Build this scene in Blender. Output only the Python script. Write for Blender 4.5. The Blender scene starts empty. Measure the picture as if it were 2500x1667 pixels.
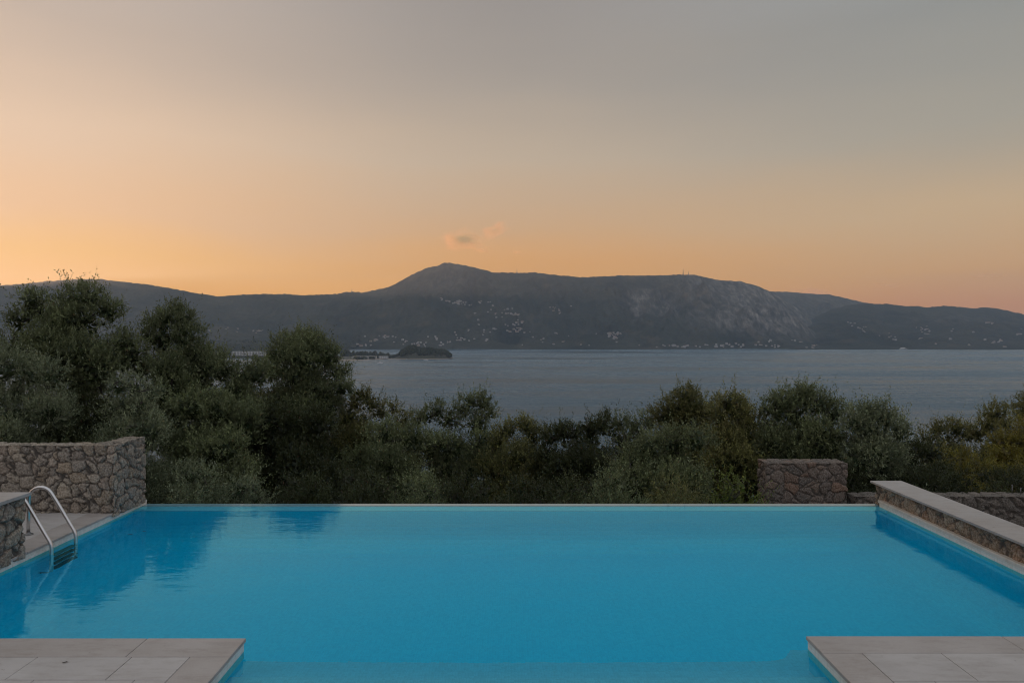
import bpy, bmesh, math, random
import numpy as np
from mathutils import Vector, Matrix, noise as mnoise

R = math.radians
sc = bpy.context.scene
COL = sc.collection
CAMH, F, CX, HY = 2.6, 1750.0, 1247.0, 813.0     # camera height, focal length in photo pixels, vanishing point
SEA = -82.0

def W(px, py, Y):
    """world point at depth Y seen at photo pixel px, py"""
    return ((px - CX) / F * Y, Y, CAMH - (py - HY) / F * Y)

# ------------------------------------------------------------------ object helpers
def tag(o, label=None, cat=None, group=None, kind=None):
    if label: o['label'] = label
    if cat: o['category'] = cat
    if group: o['group'] = group
    if kind: o['kind'] = kind
    return o

def empty(name, loc, label, cat, group=None):
    o = bpy.data.objects.new(name, None); COL.objects.link(o)
    o.location = loc; o.empty_display_size = .1
    return tag(o, label, cat, group)

def link(name, me, mat=None, parent=None, loc=None):
    if mat is not None and not me.materials:
        for m in (mat if isinstance(mat, (list, tuple)) else [mat]): me.materials.append(m)
    o = bpy.data.objects.new(name, me); COL.objects.link(o)
    if loc is not None: o.location = loc
    if parent is not None:
        o.parent = parent
        if loc is None: o.location = -Vector(parent.location)   # meshes are written in world coordinates
    return o

def np_mesh(name, V, Fc, smooth=False, mi=None):
    """V (n,3); Fc (m,k) array of indices"""
    V = np.ascontiguousarray(V, np.float32); Fc = np.ascontiguousarray(Fc, np.int32)
    m, k = Fc.shape
    me = bpy.data.meshes.new(name)
    me.vertices.add(len(V)); me.vertices.foreach_set('co', V.ravel())
    me.loops.add(m * k); me.loops.foreach_set('vertex_index', Fc.ravel())
    me.polygons.add(m)
    me.polygons.foreach_set('loop_start', np.arange(0, m * k, k, dtype=np.int32))
    me.polygons.foreach_set('loop_total', np.full(m, k, np.int32))
    if mi is not None: me.polygons.foreach_set('material_index', np.asarray(mi, np.int32))
    me.update(calc_edges=True)
    me.polygons.foreach_set('use_smooth', np.full(m, smooth, bool))
    return me

class MB:
    def __init__(s): s.v = []; s.f = []; s.m = []; s.sm = []
    def box(s, x0, x1, y0, y1, z0, z1, mi=0, bev=0):
        n = len(s.v)
        if bev <= 0:
            s.v += [(x0,y0,z0),(x1,y0,z0),(x1,y1,z0),(x0,y1,z0),(x0,y0,z1),(x1,y0,z1),(x1,y1,z1),(x0,y1,z1)]
            fs = [(0,3,2,1),(4,5,6,7),(0,1,5,4),(1,2,6,5),(2,3,7,6),(3,0,4,7)]
        else:
            b = bev
            s.v += [(x0,y0,z0),(x1,y0,z0),(x1,y1,z0),(x0,y1,z0),
                    (x0,y0,z1-b),(x1,y0,z1-b),(x1,y1,z1-b),(x0,y1,z1-b),
                    (x0+b,y0+b,z1),(x1-b,y0+b,z1),(x1-b,y1-b,z1),(x0+b,y1-b,z1)]
            fs = [(0,3,2,1),(0,1,5,4),(1,2,6,5),(2,3,7,6),(3,0,4,7),(4,5,9,8),(5,6,10,9),(6,7,11,10),(7,4,8,11),(8,9,10,11)]
        for f in fs: s.f.append(tuple(i+n for i in f)); s.m.append(mi); s.sm.append(False)
        return s
    def prism(s, pts, z0, z1, mi=0):
        n = len(s.v); k = len(pts)
        s.v += [(x, y, z0) for x, y in pts] + [(x, y, z1) for x, y in pts]
        s.f.append(tuple(n + i for i in reversed(range(k)))); s.f.append(tuple(n + k + i for i in range(k)))
        s.m += [mi, mi]; s.sm += [False, False]
        for i in range(k):
            j = (i + 1) % k
            s.f.append((n+i, n+j, n+k+j, n+k+i)); s.m.append(mi); s.sm.append(False)
        return s
    def tube(s, pts, rad, seg=12, mi=0, cap=True):
        pts = [Vector(p) for p in pts]
        if not isinstance(rad, (list, tuple)): rad = [rad] * len(pts)
        t0 = (pts[1] - pts[0]).normalized()
        ref = Vector((0,0,1)) if abs(t0.z) < .9 else Vector((1,0,0))
        u = t0.cross(ref).normalized()
        n0 = len(s.v)
        for i, p in enumerate(pts):
            t = (pts[min(i+1, len(pts)-1)] - pts[max(i-1, 0)]).normalized()
            u = (u - t * u.dot(t)).normalized(); w = t.cross(u)
            for k in range(seg):
                a = 2*math.pi*k/seg
                s.v.append(tuple(p + (u*math.cos(a) + w*math.sin(a)) * rad[i]))
        for i in range(len(pts)-1):
            for k in range(seg):
                a = n0+i*seg+k; b = n0+i*seg+(k+1) % seg
                s.f.append((a, b, b+seg, a+seg)); s.m.append(mi); s.sm.append(True)
        if cap:
            s.f.append(tuple(n0+k for k in reversed(range(seg)))); s.f.append(tuple(n0+(len(pts)-1)*seg+k for k in range(seg)))
            s.m += [mi, mi]; s.sm += [False, False]
        return s
    def lathe(s, c, prof, seg=20, mi=0):
        n0 = len(s.v)
        for r, z in prof:
            for k in range(seg):
                a = 2*math.pi*k/seg; s.v.append((c[0]+r*math.cos(a), c[1]+r*math.sin(a), c[2]+z))
        for i in range(len(prof)-1):
            for k in range(seg):
                a = n0+i*seg+k; b = n0+i*seg+(k+1) % seg
                s.f.append((a, b, b+seg, a+seg)); s.m.append(mi); s.sm.append(True)
        s.f.append(tuple(n0+(len(prof)-1)*seg+k for k in range(seg))); s.m.append(mi); s.sm.append(False)
        return s
    def quad(s, a, b, c, d, mi=0):
        n = len(s.v); s.v += [a, b, c, d]; s.f.append((n, n+1, n+2, n+3)); s.m.append(mi); s.sm.append(False); return s
    def tri(s, a, b, c, mi=0):
        n = len(s.v); s.v += [a, b, c]; s.f.append((n, n+1, n+2)); s.m.append(mi); s.sm.append(False); return s
    def mesh(s, name):
        me = bpy.data.meshes.new(name); me.from_pydata(s.v, [], s.f)
        me.polygons.foreach_set('material_index', s.m); me.polygons.foreach_set('use_smooth', s.sm)
        me.update(); return me
    def build(s, name, mat, parent=None):
        return link(name, s.mesh(name), mat, parent)

# ------------------------------------------------------------------ material helpers
class N:
    def __init__(s, name, world=False):
        if world: s.m = bpy.data.worlds.new(name)
        else: s.m = bpy.data.materials.new(name)
        s.m.use_nodes = True; s.t = s.m.node_tree; s.t.nodes.clear()
    def n(s, typ, **kw):
        nd = s.t.nodes.new(typ)
        ins = kw.pop('ins', {})
        for k, v in kw.items(): setattr(nd, k, v)
        for k, v in ins.items(): s.set(nd, k, v)
        return nd
    def set(s, nd, k, v):
        sock = nd.inputs[k]
        if isinstance(v, bpy.types.NodeSocket): s.t.links.new(v, sock)
        elif isinstance(v, bpy.types.Node): s.t.links.new(v.outputs[0], sock)
        else: sock.default_value = v
    def math(s, op, a, b=None, c=None, clamp=False):
        nd = s.n('ShaderNodeMath', operation=op, use_clamp=clamp)
        s.set(nd, 0, a)
        if b is not None: s.set(nd, 1, b)
        if c is not None: s.set(nd, 2, c)
        return nd.outputs[0]
    def mix(s, f, a, b, typ='MIX'):
        nd = s.n('ShaderNodeMix', data_type='RGBA', blend_type=typ)
        s.set(nd, 0, f)
        s.set(nd, 6, c4(a)); s.set(nd, 7, c4(b))
        return nd.outputs[2]
    def ramp(s, f, stops, interp='LINEAR'):
        nd = s.n('ShaderNodeValToRGB'); cr = nd.color_ramp; cr.interpolation = interp
        while len(cr.elements) > 1: cr.elements.remove(cr.elements[-1])
        cr.elements[0].position = stops[0][0]; cr.elements[0].color = c4(stops[0][1])
        for p, c in stops[1:]:
            e = cr.elements.new(p); e.color = c4(c)
        s.set(nd, 0, f); return nd.outputs[0]
    def noise(s, vec, scale, detail=4, rough=.55, out=0, dist=0):
        nd = s.n('ShaderNodeTexNoise', ins={'Scale': scale, 'Detail': detail, 'Roughness': rough, 'Distortion': dist})
        if vec is not None: s.set(nd, 'Vector', vec)
        return nd.outputs[out]
    def mapping(s, vec, scale=(1,1,1), rot=(0,0,0), loc=(0,0,0)):
        nd = s.n('ShaderNodeMapping', ins={'Vector': vec, 'Scale': scale, 'Rotation': rot, 'Location': loc}); return nd.outputs[0]
    def rng(s, v, a, b, c=0., d=1., interp='LINEAR'):
        nd = s.n('ShaderNodeMapRange', interpolation_type=interp, ins={0: v, 1: a, 2: b, 3: c, 4: d}); return nd.outputs[0]
    def pos(s): return s.n('ShaderNodeNewGeometry').outputs['Position']
    def bump(s, h, strength, dist, nrm=None):
        nd = s.n('ShaderNodeBump', ins={'Height': h, 'Strength': strength, 'Distance': dist})
        if nrm is not None: s.set(nd, 'Normal', nrm)
        return nd.outputs[0]
    def out(s, surf=None, vol=None):
        o = s.n('ShaderNodeOutputWorld' if isinstance(s.m, bpy.types.World) else 'ShaderNodeOutputMaterial')
        if surf is not None: s.set(o, 'Surface', surf)
        if vol is not None: s.set(o, 'Volume', vol)
        return s.m
    def pbr(s, col, rough=.6, normal=None, **kw):
        p = s.n('ShaderNodeBsdfPrincipled'); s.set(p, 'Base Color', c4(col)); s.set(p, 'Roughness', rough)
        if normal is not None: s.set(p, 'Normal', normal)
        for k, v in kw.items(): s.set(p, k.replace('_', ' '), v)
        return s.out(p.outputs[0])

def c4(c):
    if isinstance(c, (tuple, list)): return (*c, 1.) if len(c) == 3 else tuple(c)
    return c
def lin(r, g, b):
    f = lambda v: (v/255/12.92) if v/255 <= .04045 else ((v/255+.055)/1.055)**2.4
    return (f(r), f(g), f(b))

# ------------------------------------------------------------------ camera
cam = bpy.data.objects.new('camera', bpy.data.cameras.new('camera')); COL.objects.link(cam)
cam.location = (0, 0, CAMH); cam.rotation_euler = (R(90), 0, 0)
cam.data.sensor_width = 36; cam.data.lens = F / 2500 * 36
cam.data.shift_x = 3 / 2500; cam.data.shift_y = -20.5 / 2500
cam.data.clip_start = .1; cam.data.clip_end = 60000
sc.camera = cam
sc.view_settings.view_transform = 'Standard'; sc.view_settings.look = 'None'
sc.view_settings.exposure = 0; sc.view_settings.gamma = 1
sc.render.engine = 'CYCLES'
sc.cycles.use_denoising = True
sc.cycles.max_bounces = 10; sc.cycles.diffuse_bounces = 4; sc.cycles.glossy_bounces = 3
sc.cycles.transmission_bounces = 8; sc.cycles.volume_bounces = 1; sc.cycles.transparent_max_bounces = 8
sc.cycles.sample_clamp_indirect = 8
sc.cycles.filter_width = 1.05

# ------------------------------------------------------------------ sky and sun
SUN_AZ, SUN_EL = -42.0, 2.6
def world():
    n = N('World', True)
    g = n.n('ShaderNodeTexCoord').outputs['Generated']
    sep = n.n('ShaderNodeSeparateXYZ', ins={0: g})
    x, y, z = sep.outputs
    el = n.math('ARCSINE', n.math('MINIMUM', n.math('MAXIMUM', z, 0.0), 1.0))
    t = n.math('SQRT', n.math('DIVIDE', el, math.pi / 2))
    az = n.math('MULTIPLY', n.math('ARCTAN2', x, y), 180 / math.pi)
    # slow unevenness of the air, so the bands are not perfectly smooth
    wob = n.noise(n.mapping(g, (1.2, 1.2, 5.0)), 1.6, 3, .5)
    t2 = n.math('ADD', t, n.math('MULTIPLY', n.math('SUBTRACT', wob, .5), .07))
    p = lambda deg: math.sqrt(deg / 90)
    zen = lin(196, 199, 203)
    Lr = n.ramp(t2, [(0, (1.15,.47,.05)), (p(3.2), (1.14,.50,.045)), (p(5.5), (.98,.505,.105)), (p(8.5), (.87,.52,.27)), (p(13.5), lin(232,199,168)),
                     (p(20.7), lin(200,180,163)), (p(32), lin(186,184,184)), (1, zen)])
    Cr = n.ramp(t2, [(0, lin(245,168,70)), (p(4), lin(246,174,80)), (p(5.7), lin(236,170,90)), (p(8.2), lin(216,172,124)), (p(13.3), lin(196,176,152)),
                     (p(19), lin(170,159,147)), (p(25), lin(154,147,141)), (p(38), lin(168,174,180)), (1, zen)])
    Rr = n.ramp(t2, [(0, lin(206,138,94)), (p(2), lin(216,148,96)), (p(4.4), lin(224,170,106)), (p(8.3), lin(206,176,136)), (p(13.5), lin(168,161,146)),
                     (p(20.7), lin(146,147,143)), (p(34), lin(165,176,186)), (1, zen)])
    Br = n.ramp(t2, [(0, lin(155,152,160)), (p(8), lin(192,178,180)), (p(18), lin(196,194,202)), (p(45), lin(200,203,208)), (1, zen)])
    a = n.rng(az, -40, 2, 0, 1, 'SMOOTHSTEP'); b = n.rng(az, -4, 38, 0, 1, 'SMOOTHSTEP')
    c = n.mix(a, Lr, Cr); c = n.mix(b, c, Rr)
    back = n.math('MAXIMUM', n.rng(az, 50, 110, 0, 1, 'SMOOTHSTEP'), n.rng(az, -75, -140, 0, 1, 'SMOOTHSTEP'))
    c = n.mix(back, c, Br)
    bg = n.n('ShaderNodeBackground', ins={'Color': c, 'Strength': 1.0})
    sc.world = n.out(bg.outputs[0])
world()
sun = bpy.data.objects.new('sun', bpy.data.lights.new('sun', 'SUN')); COL.objects.link(sun)
sun.data.energy = 2.4; sun.data.angle = R(.5); sun.data.color = (1, .50, .25)
sd = Vector((math.sin(R(SUN_AZ)) * math.cos(R(SUN_EL)), math.cos(R(SUN_AZ)) * math.cos(R(SUN_EL)), math.sin(R(SUN_EL))))
sun.rotation_euler = sd.to_track_quat('Z', 'Y').to_euler(); sun.location = (-20, 20, 30)

# ------------------------------------------------------------------ numpy noise
def vnoise(x, y, seed=0):
    """smooth 2D value noise 0..1"""
    xi = np.floor(x).astype(np.int64); yi = np.floor(y).astype(np.int64)
    fx = x - xi; fy = y - yi; fx = fx*fx*(3-2*fx); fy = fy*fy*(3-2*fy)
    def h(a, b):
        v = (a * 374761393 + b * 668265263 + seed * 1274126177) & 0x7fffffff
        v = ((v ^ (v >> 13)) * 1274126177) & 0x7fffffff
        return ((v ^ (v >> 16)) & 0xffff) / 65535.0
    return (h(xi, yi)*(1-fx) + h(xi+1, yi)*fx)*(1-fy) + (h(xi, yi+1)*(1-fx) + h(xi+1, yi+1)*fx)*fy
def fbm(x, y, oct=5, seed=0, ridged=False):
    s = 0; a = .5; tot = 0
    for o in range(oct):
        v = vnoise(x, y, seed + o)
        if ridged: v = 1 - np.abs(2*v - 1)
        s = s + a*v; tot += a; a *= .5; x = x*2.03 + 11.3; y = y*2.03 + 5.7
    return s / tot

# ================================================================== MATERIALS
def mat_stone():
    n = N('rubble_stone'); P = n.pos()
    at = n.n('ShaderNodeAttribute', attribute_name='stone_col').outputs['Color']
    mo = n.n('ShaderNodeAttribute', attribute_name='mortar').outputs['Fac']
    f1 = n.noise(P, 38, 6, .7); f2 = n.noise(P, 9, 4, .6); f3 = n.noise(P, 130, 3, .6)
    c = n.mix(n.rng(f1, .36, .64), n.mix(.62, at, (0,0,0)), n.mix(.30, at, (.55,.52,.47)))
    fl = n.rng(n.noise(n.mapping(P, (1,1,1.6)), 75, 3, .7), .62, .72)
    c = n.mix(n.math('MULTIPLY', fl, .5), c, (.48,.46,.42))
    c = n.mix(n.math('MULTIPLY', n.rng(f2, .55, .75), .35), c, (.17,.12,.08))
    c = n.mix(mo, c, (.085,.075,.064))
    hgt = n.math('ADD', n.math('MULTIPLY', f1, .7), n.math('MULTIPLY', f3, .3))
    return n.pbr(c, .92, n.bump(hgt, .9, .016), Specular_IOR_Level=.25)
def mat_slab(name, a, b, rough=.7):
    n = N(name); P = n.pos()
    f = n.noise(P, 2.2, 6, .6); g = n.noise(P, 60, 3, .6); k = n.noise(n.mapping(P, (1, 3, 1)), 5, 5, .65)
    c = n.mix(n.rng(f, .35, .65), a, b)
    c = n.mix(n.math('MULTIPLY', n.rng(k, .48, .72), .5), c, (a[0]*.66, a[1]*.60, a[2]*.54))
    big = n.rng(n.noise(P, .9, 4, .6), .5, .68); c = n.mix(n.math('MULTIPLY', big, .3), c, (a[0]*.62, a[1]*.58, a[2]*.54))
    c = n.mix(n.math('MULTIPLY', n.rng(g, .3, .7), .12), c, (.6,.58,.55))
    spot = n.rng(n.noise(P, 14, 2, .5), .74, .78)
    c = n.mix(n.math('MULTIPLY', spot, .5), c, (.12,.09,.07))
    var = n.n('ShaderNodeAttribute', attribute_name='slab').outputs['Fac']
    c = n.mix(n.math('MULTIPLY', var, .14), c, tuple(v*.6 for v in b))
    return n.pbr(c, n.rng(f, .3, .7, rough-.12, rough+.1), n.bump(g, .15, .002))
def mat_mosaic(name, a, b, gr, rough=.25):
    n = N(name); P = n.pos(); nr = n.n('ShaderNodeNewGeometry').outputs['True Normal']
    sp = n.n('ShaderNodeSeparateXYZ', ins={0: P}); x, y, z = sp.outputs
    T = .027
    def line(v):
        m = n.math('ABSOLUTE', n.math('SUBTRACT', n.math('FRACT', n.math('DIVIDE', n.math('ADD', v, 100), T)), .5))
        return n.rng(m, .40, .47)
    sn = n.n('ShaderNodeSeparateXYZ', ins={0: nr})
    ax = n.math('GREATER_THAN', n.math('ABSOLUTE', sn.outputs[0]), .6)
    ay = n.math('GREATER_THAN', n.math('ABSOLUTE', sn.outputs[1]), .6)
    az = n.math('GREATER_THAN', n.math('ABSOLUTE', sn.outputs[2]), .6)
    inv = lambda q: n.math('SUBTRACT', 1., q)
    g = n.math('MAXIMUM', n.math('MAXIMUM', n.math('MULTIPLY', line(x), inv(ax)), n.math('MULTIPLY', line(y), inv(ay))), n.math('MULTIPLY', line(z), inv(az)))
    cell = n.n('ShaderNodeTexWhiteNoise', noise_dimensions='3D', ins={'Vector': n.n('ShaderNodeVectorMath', operation='SNAP', ins={0: n.n('ShaderNodeVectorMath', operation='ADD', ins={0: P, 1: (.003,.003,.003)}), 1: (T,T,T)})})
    c = n.mix(cell.outputs[0], a, b)
    c = n.mix(n.math('MULTIPLY', g, .32), c, gr)
    return n.pbr(c, rough, n.bump(n.math('SUBTRACT', 1., g), .3 if rough > .2 else .08, .001))
def mat_water():
    n = N('pool_water'); P = n.pos()
    a = n.noise(n.mapping(P, (.8, 1.6, 1), (0,0,.12)), 1.1, 2, .5, dist=.4)
    b = n.noise(n.mapping(P, (.8, 2.2, 1), (0,0,-.15)), 4.5, 3, .55, dist=.5)
    c = n.noise(n.mapping(P, (1., 1.5, 1)), 13, 3, .55)
    h = n.math('ADD', n.math('ADD', n.math('MULTIPLY', a, .17), n.math('MULTIPLY', b, .075)), n.math('MULTIPLY', c, .016))
    g = n.n('ShaderNodeBsdfGlass', ins={'Color': (.38,.975,1,1), 'Roughness': 0.0, 'IOR': 1.333, 'Normal': n.bump(h, 1.0, .022)})
    v = n.n('ShaderNodeVolumeAbsorption', ins={'Color': (.03,.89,.99,1), 'Density': .47})
    return n.out(g.outputs[0], v.outputs[0])
def mat_sea():
    n = N('sea'); P = n.pos()
    big = n.noise(n.mapping(P, (.0012, .005, 1), (0,0,.06)), 1.0, 5, .6)
    mid = n.noise(n.mapping(P, (.009, .04, 1), (0,0,-.05)), 1.0, 4, .6)
    w = n.noise(n.mapping(P, (.10, .38, 1), (0,0,.1)), 1.0, 6, .65)
    w2 = n.noise(n.mapping(P, (.5, 1.6, 1)), 1.0, 3, .6)
    h = n.math('ADD', n.math('MULTIPLY', w, 1.6), n.math('MULTIPLY', w2, .35))
    s = n.math('ADD', n.math('MULTIPLY', big, .7), n.math('MULTIPLY', mid, .3))
    amp = n.rng(s, .40, .60, .2, 1.15)
    nrm = n.n('ShaderNodeBump', ins={'Height': h, 'Distance': 1.0, 'Strength': 1.0})
    n.set(nrm, 'Strength', amp); nrm.inputs['Distance'].default_value = 1.9
    fr = n.n('ShaderNodeFresnel', ins={'IOR': 1.333, 'Normal': nrm.outputs[0]}).outputs[0]
    gl = n.n('ShaderNodeBsdfGlossy', ins={'Color': (.78,.90,.98,1), 'Roughness': n.rng(s, .40, .60, .12, .36), 'Normal': nrm.outputs[0]})
    df = n.n('ShaderNodeBsdfDiffuse', ins={'Color': n.mix(s, (.004,.050,.095), (.010,.064,.11)), 'Normal': nrm.outputs[0]})
    mx = n.n('ShaderNodeMixShader', ins={0: fr, 1: df.outputs[0], 2: gl.outputs[0]})
    return n.out(mx.outputs[0])
def mat_hill():
    n = N('forest_slope'); P = n.pos()
    rock = n.n('ShaderNodeAttribute', attribute_name='rock').outputs['Fac']
    a = n.noise(n.mapping(P, (.004,.004,.006)), 1, 8, .62); b = n.noise(n.mapping(P, (.03,.03,.03)), 1, 5, .65)
    gul = n.n('ShaderNodeAttribute', attribute_name='gully').outputs['Fac']
    c = n.mix(n.rng(a, .3, .7), (.015,.024,.016), (.07,.066,.044)); c = n.mix(n.math('MULTIPLY', gul, .85), c, (.008,.013,.009))  # gullies coloured darker: denser growth, plus shade painted in for relief
    c = n.mix(n.rng(b, .45, .75), c, (.02,.028,.018))
    streak = n.noise(n.mapping(P, (.030,.008,.011), (0,.5,0)), 1, 9, .75)
    rk = n.mix(n.rng(streak, .40, .66), (.05,.046,.042), (.34,.31,.275))
    m = n.math('MULTIPLY', rock, n.rng(n.math('ADD', n.math('MULTIPLY', streak, .6), n.math('MULTIPLY', b, .4)), .36, .58))
    c = n.mix(n.math('MINIMUM', m, 1.), c, rk)
    field = n.rng(n.noise(n.mapping(P, (.006,.0035,.01), loc=(7,3,1)), 1, 3, .5), .62, .68)
    c = n.mix(n.math('MULTIPLY', field, .35), c, (.13,.10,.06))
    return n.pbr(c, .95, n.bump(n.math('ADD', n.math('MULTIPLY', b, .6), n.math('MULTIPLY', a, .4)), 1.0, 22), Specular_IOR_Level=.05)
def mat_ground():
    n = N('dry_slope'); P = n.pos()
    a = n.noise(P, 1.3, 6, .65)
    return n.pbr(n.mix(a, (.03,.035,.018), (.08,.06,.035)), .95, n.bump(n.noise(P, 12, 5, .6), .6, .05), Specular_IOR_Level=.1)
def mat_leaf(name, lo, hi, back, warm):
    n = N(name)
    t = n.n('ShaderNodeAttribute', attribute_name='tint').outputs['Fac']
    c = n.mix(n.math('POWER', n.rng(t, .12, .85), 2.0), lo, hi)
    c = n.mix(n.rng(t, .97, 1.), c, warm)
    bf = n.n('ShaderNodeNewGeometry').outputs['Backfacing']
    c = n.mix(n.math('MULTIPLY', bf, .75), c, back)
    p = n.n('ShaderNodeBsdfPrincipled', ins={'Base Color': c, 'Roughness': .5, 'Specular IOR Level': .28})
    tr = n.n('ShaderNodeBsdfTranslucent', ins={'Color': n.mix(.5, c, (.10,.12,.02))})
    mx = n.n('ShaderNodeMixShader', ins={0: .18, 1: p.outputs[0], 2: tr.outputs[0]})
    return n.out(mx.outputs[0])
def mat_bark():
    n = N('bark'); P = n.pos()
    a = n.noise(n.mapping(P, (1,1,.25)), 18, 6, .7)
    return n.pbr(n.mix(a, (.028,.025,.02), (.085,.076,.062)), .95, n.bump(a, 1, .02))
def mat_plain(name, col, rough=.6, scale=8, var=.25, **kw):
    n = N(name); P = n.pos(); a = n.noise(P, scale, 5, .6)
    return n.pbr(n.mix(a, tuple(v*(1-var) for v in col), tuple(min(1, v*(1+var)) for v in col)), rough, **kw)

M = dict(
    stone=mat_stone(),
    paver=mat_slab('paver_stone', (.39,.365,.347), (.45,.425,.405)),
    coping=mat_slab('coping_stone', (.32,.285,.26), (.39,.355,.33), .6),
    slab=mat_slab('wall_slab_stone', (.30,.275,.255), (.36,.34,.32), .55),
    lip=mat_slab('cream_lip_stone', (.52,.47,.40), (.60,.55,.48), .5),
    grout=mat_plain('grout', (.12,.11,.10), .95),
    mosaic=mat_mosaic('mosaic_tile', (.08,.70,.89), (.13,.80,.97), (.09,.53,.68)), crest=mat_mosaic('crest_mosaic', (.12,.25,.30), (.17,.31,.36), (.12,.21,.25), .06), stepm=mat_mosaic('step_mosaic', (.84,.55,.72), (.92,.64,.82), (.6,.42,.54)), pale=mat_mosaic('pale_mosaic', (.66,.62,.55), (.76,.72,.65), (.40,.38,.34)), water=mat_water(), sea=mat_sea(), hill=mat_hill(), ground=mat_ground(), bark=mat_bark(),
    olive=mat_leaf('olive_leaf', (.024,.038,.012), (.27,.315,.135), (.25,.28,.16), (.17,.12,.05)),
    olive_grey=mat_leaf('silver_olive_leaf', (.036,.055,.024), (.31,.35,.19), (.31,.35,.23), (.18,.15,.06)),
    olive_warm=mat_leaf('warm_olive_leaf', (.034,.042,.010), (.28,.275,.08), (.25,.24,.11), (.26,.16,.04)),
    yellow=mat_leaf('yellowing_leaf', (.075,.062,.008), (.30,.28,.04), (.28,.25,.06), (.32,.20,.03)),
    fresh=mat_leaf('fresh_leaf', (.06,.085,.012), (.17,.21,.03), (.15,.18,.05), (.26,.26,.04)),
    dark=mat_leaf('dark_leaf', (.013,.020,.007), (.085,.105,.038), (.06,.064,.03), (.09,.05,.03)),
    steel=mat_plain('brushed_steel', (.62,.61,.60), .28, 40, .08, Metallic=1.0),
    dsteel=mat_plain('dull_metal', (.20,.20,.20), .45, 40, .1, Metallic=1.0),
    white=mat_plain('white_render', (.42,.40,.385), .8, .2, .1),
    cream=mat_plain('cream_render', (.40,.35,.29), .8, .2, .1),
    roof=mat_plain('roof_tile', (.22,.11,.075), .85, .3, .2),
    glassdark=mat_plain('dark_glass', (.03,.035,.04), .15, 1, .1),
    sand=mat_plain('sand', (.30,.25,.19), .95, .05, .15),
    hotel=mat_plain('bright_render', (.80,.79,.76), .7, .2, .04), hull=mat_plain('white_hull', (.75,.75,.74), .3, 1, .03),
    sail=mat_plain('sailcloth', (.80,.79,.76), .7, 1, .03),
    mast=mat_plain('painted_steel', (.16,.14,.14), .6, 1, .1),
)

# ================================================================== POOL
pool = empty('swimming_pool', (0, 8, 0), 'wide rectangular infinity pool of pale mosaic tile with entry steps between the two near decks', 'pool')
XL, XR, YE, YW = -5.55, 5.53, 10.92, 10.52
FL = -1.45
MB().box(XL-.35, XR+.35, 4.8, YE-.004, FL-.35, FL).build('floor', M['mosaic'], pool)
MB().box(XL-.35, XL, 5.88, YE+.0, FL, .068).build('side_wall', M['mosaic'], pool)
MB().box(XL, XL+.006, 5.884, YE-.003, -.14, .0695).build('waterline_band', M['pale'], pool)
MB().box(XR-.006, XR, 5.928, 10.742, -.14, .0615).build('waterline_band', M['pale'], pool)
MB().box(-2.189, -2.183, 5.134, 5.865, -.14, .0695).build('waterline_band', M['pale'], pool)
MB().box(2.449, 2.455, 5.134, 5.91, -.14, .0695).build('waterline_band', M['pale'], pool)
MB().box(-2.1, 2.44, 5.131, 5.137, -.14, .0695).build('waterline_band', M['pale'], pool)
MB().box(XR, XR+.03, 5.925, 10.745, FL, .062).build('side_wall', M['mosaic'], pool)
MB().box(XR+.03, XR+.35, 5.925, YE-.03, FL, -.31).build('side_wall', M['mosaic'], pool)
MB().box(XL, XR+.03, YW, YE, FL, -.048).build('weir', M['mosaic'], pool)
MB().box(XL+.007, XR+.027, YW-.004, YE-.152, -.046, -.016, bev=.003).build('weir_ledge', M['stepm'], pool)
MB().box(XL+.007, XR+.027, YE-.15, YE+.007, -.046, .003, bev=.004).build('weir_crest', M['crest'], pool)
MB().box(XL-.35, -2.19, 4.6, 5.86, FL, .068).build('end_wall', M['mosaic'], pool)
MB().box(2.456, XR+.35, 4.6, 5.905, FL, .068).build('end_wall', M['mosaic'], pool)
MB().box(-2.19, 2.456, 4.6, 5.13, FL, .068).build('end_wall', M['mosaic'], pool)
MB().box(-2.19, 2.456, 5.13, 5.60, FL, -.20).build('step', M['stepm'], pool)
MB().prism([(-2.19,5.602),(2.456,5.602),(2.456,5.90),(-2.19,5.90)], FL, -.42).build('step', M['stepm'], pool)
MB().prism([(-2.9,5.862),(-2.192,5.862),(-2.192,5.902),(2.458,5.902),(2.458,5.907),(3.0,5.907),(2.9,6.46),(2.52,6.46),(2.42,6.32),(2.30,6.26),(-2.7,6.26)], FL, -.64).build('step', M['stepm'], pool)
def cove():
    b = MB(); r = .75; n_ = 8
    def strip(p0, p1, inward):   # p0, p1 on the wall line at floor level, inward unit vector
        prev = None
        for k in range(n_+1):
            a = math.pi/2*k/n_; d = r*(1-math.cos(a)); h = r*(1-math.sin(a)) 
            q0 = (p0[0]+inward[0]*d, p0[1]+inward[1]*d, FL+.003+h); q1 = (p1[0]+inward[0]*d, p1[1]+inward[1]*d, FL+.003+h)
            if prev: b.quad(prev[0], prev[1], q1, q0); b.sm[-1] = True
            prev = (q0, q1)
    strip((XL+.002,YW-.002), (XR-.002,YW-.002), (0,-1)); strip((XL+.002,5.9), (XL+.002,YW-.002), (1,0)); strip((XR-.002,YW-.002), (XR-.002,5.91), (-1,0))
    b.build('cove', M['mosaic'], pool)
cove()
# water: one closed body filling the basin and spilling a film over the weir
wmb = MB().prism([(-5.58,5.83),(-2.20,5.83),(-2.20,5.10),(2.47,5.10),(2.47,5.87),(5.56,5.87),(5.56,10.925),(-5.58,10.925)], FL-.03, 0.0)
tag(wmb.build('pool_water', M['water']), 'still turquoise water filling the infinity pool', kind='structure')

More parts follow.
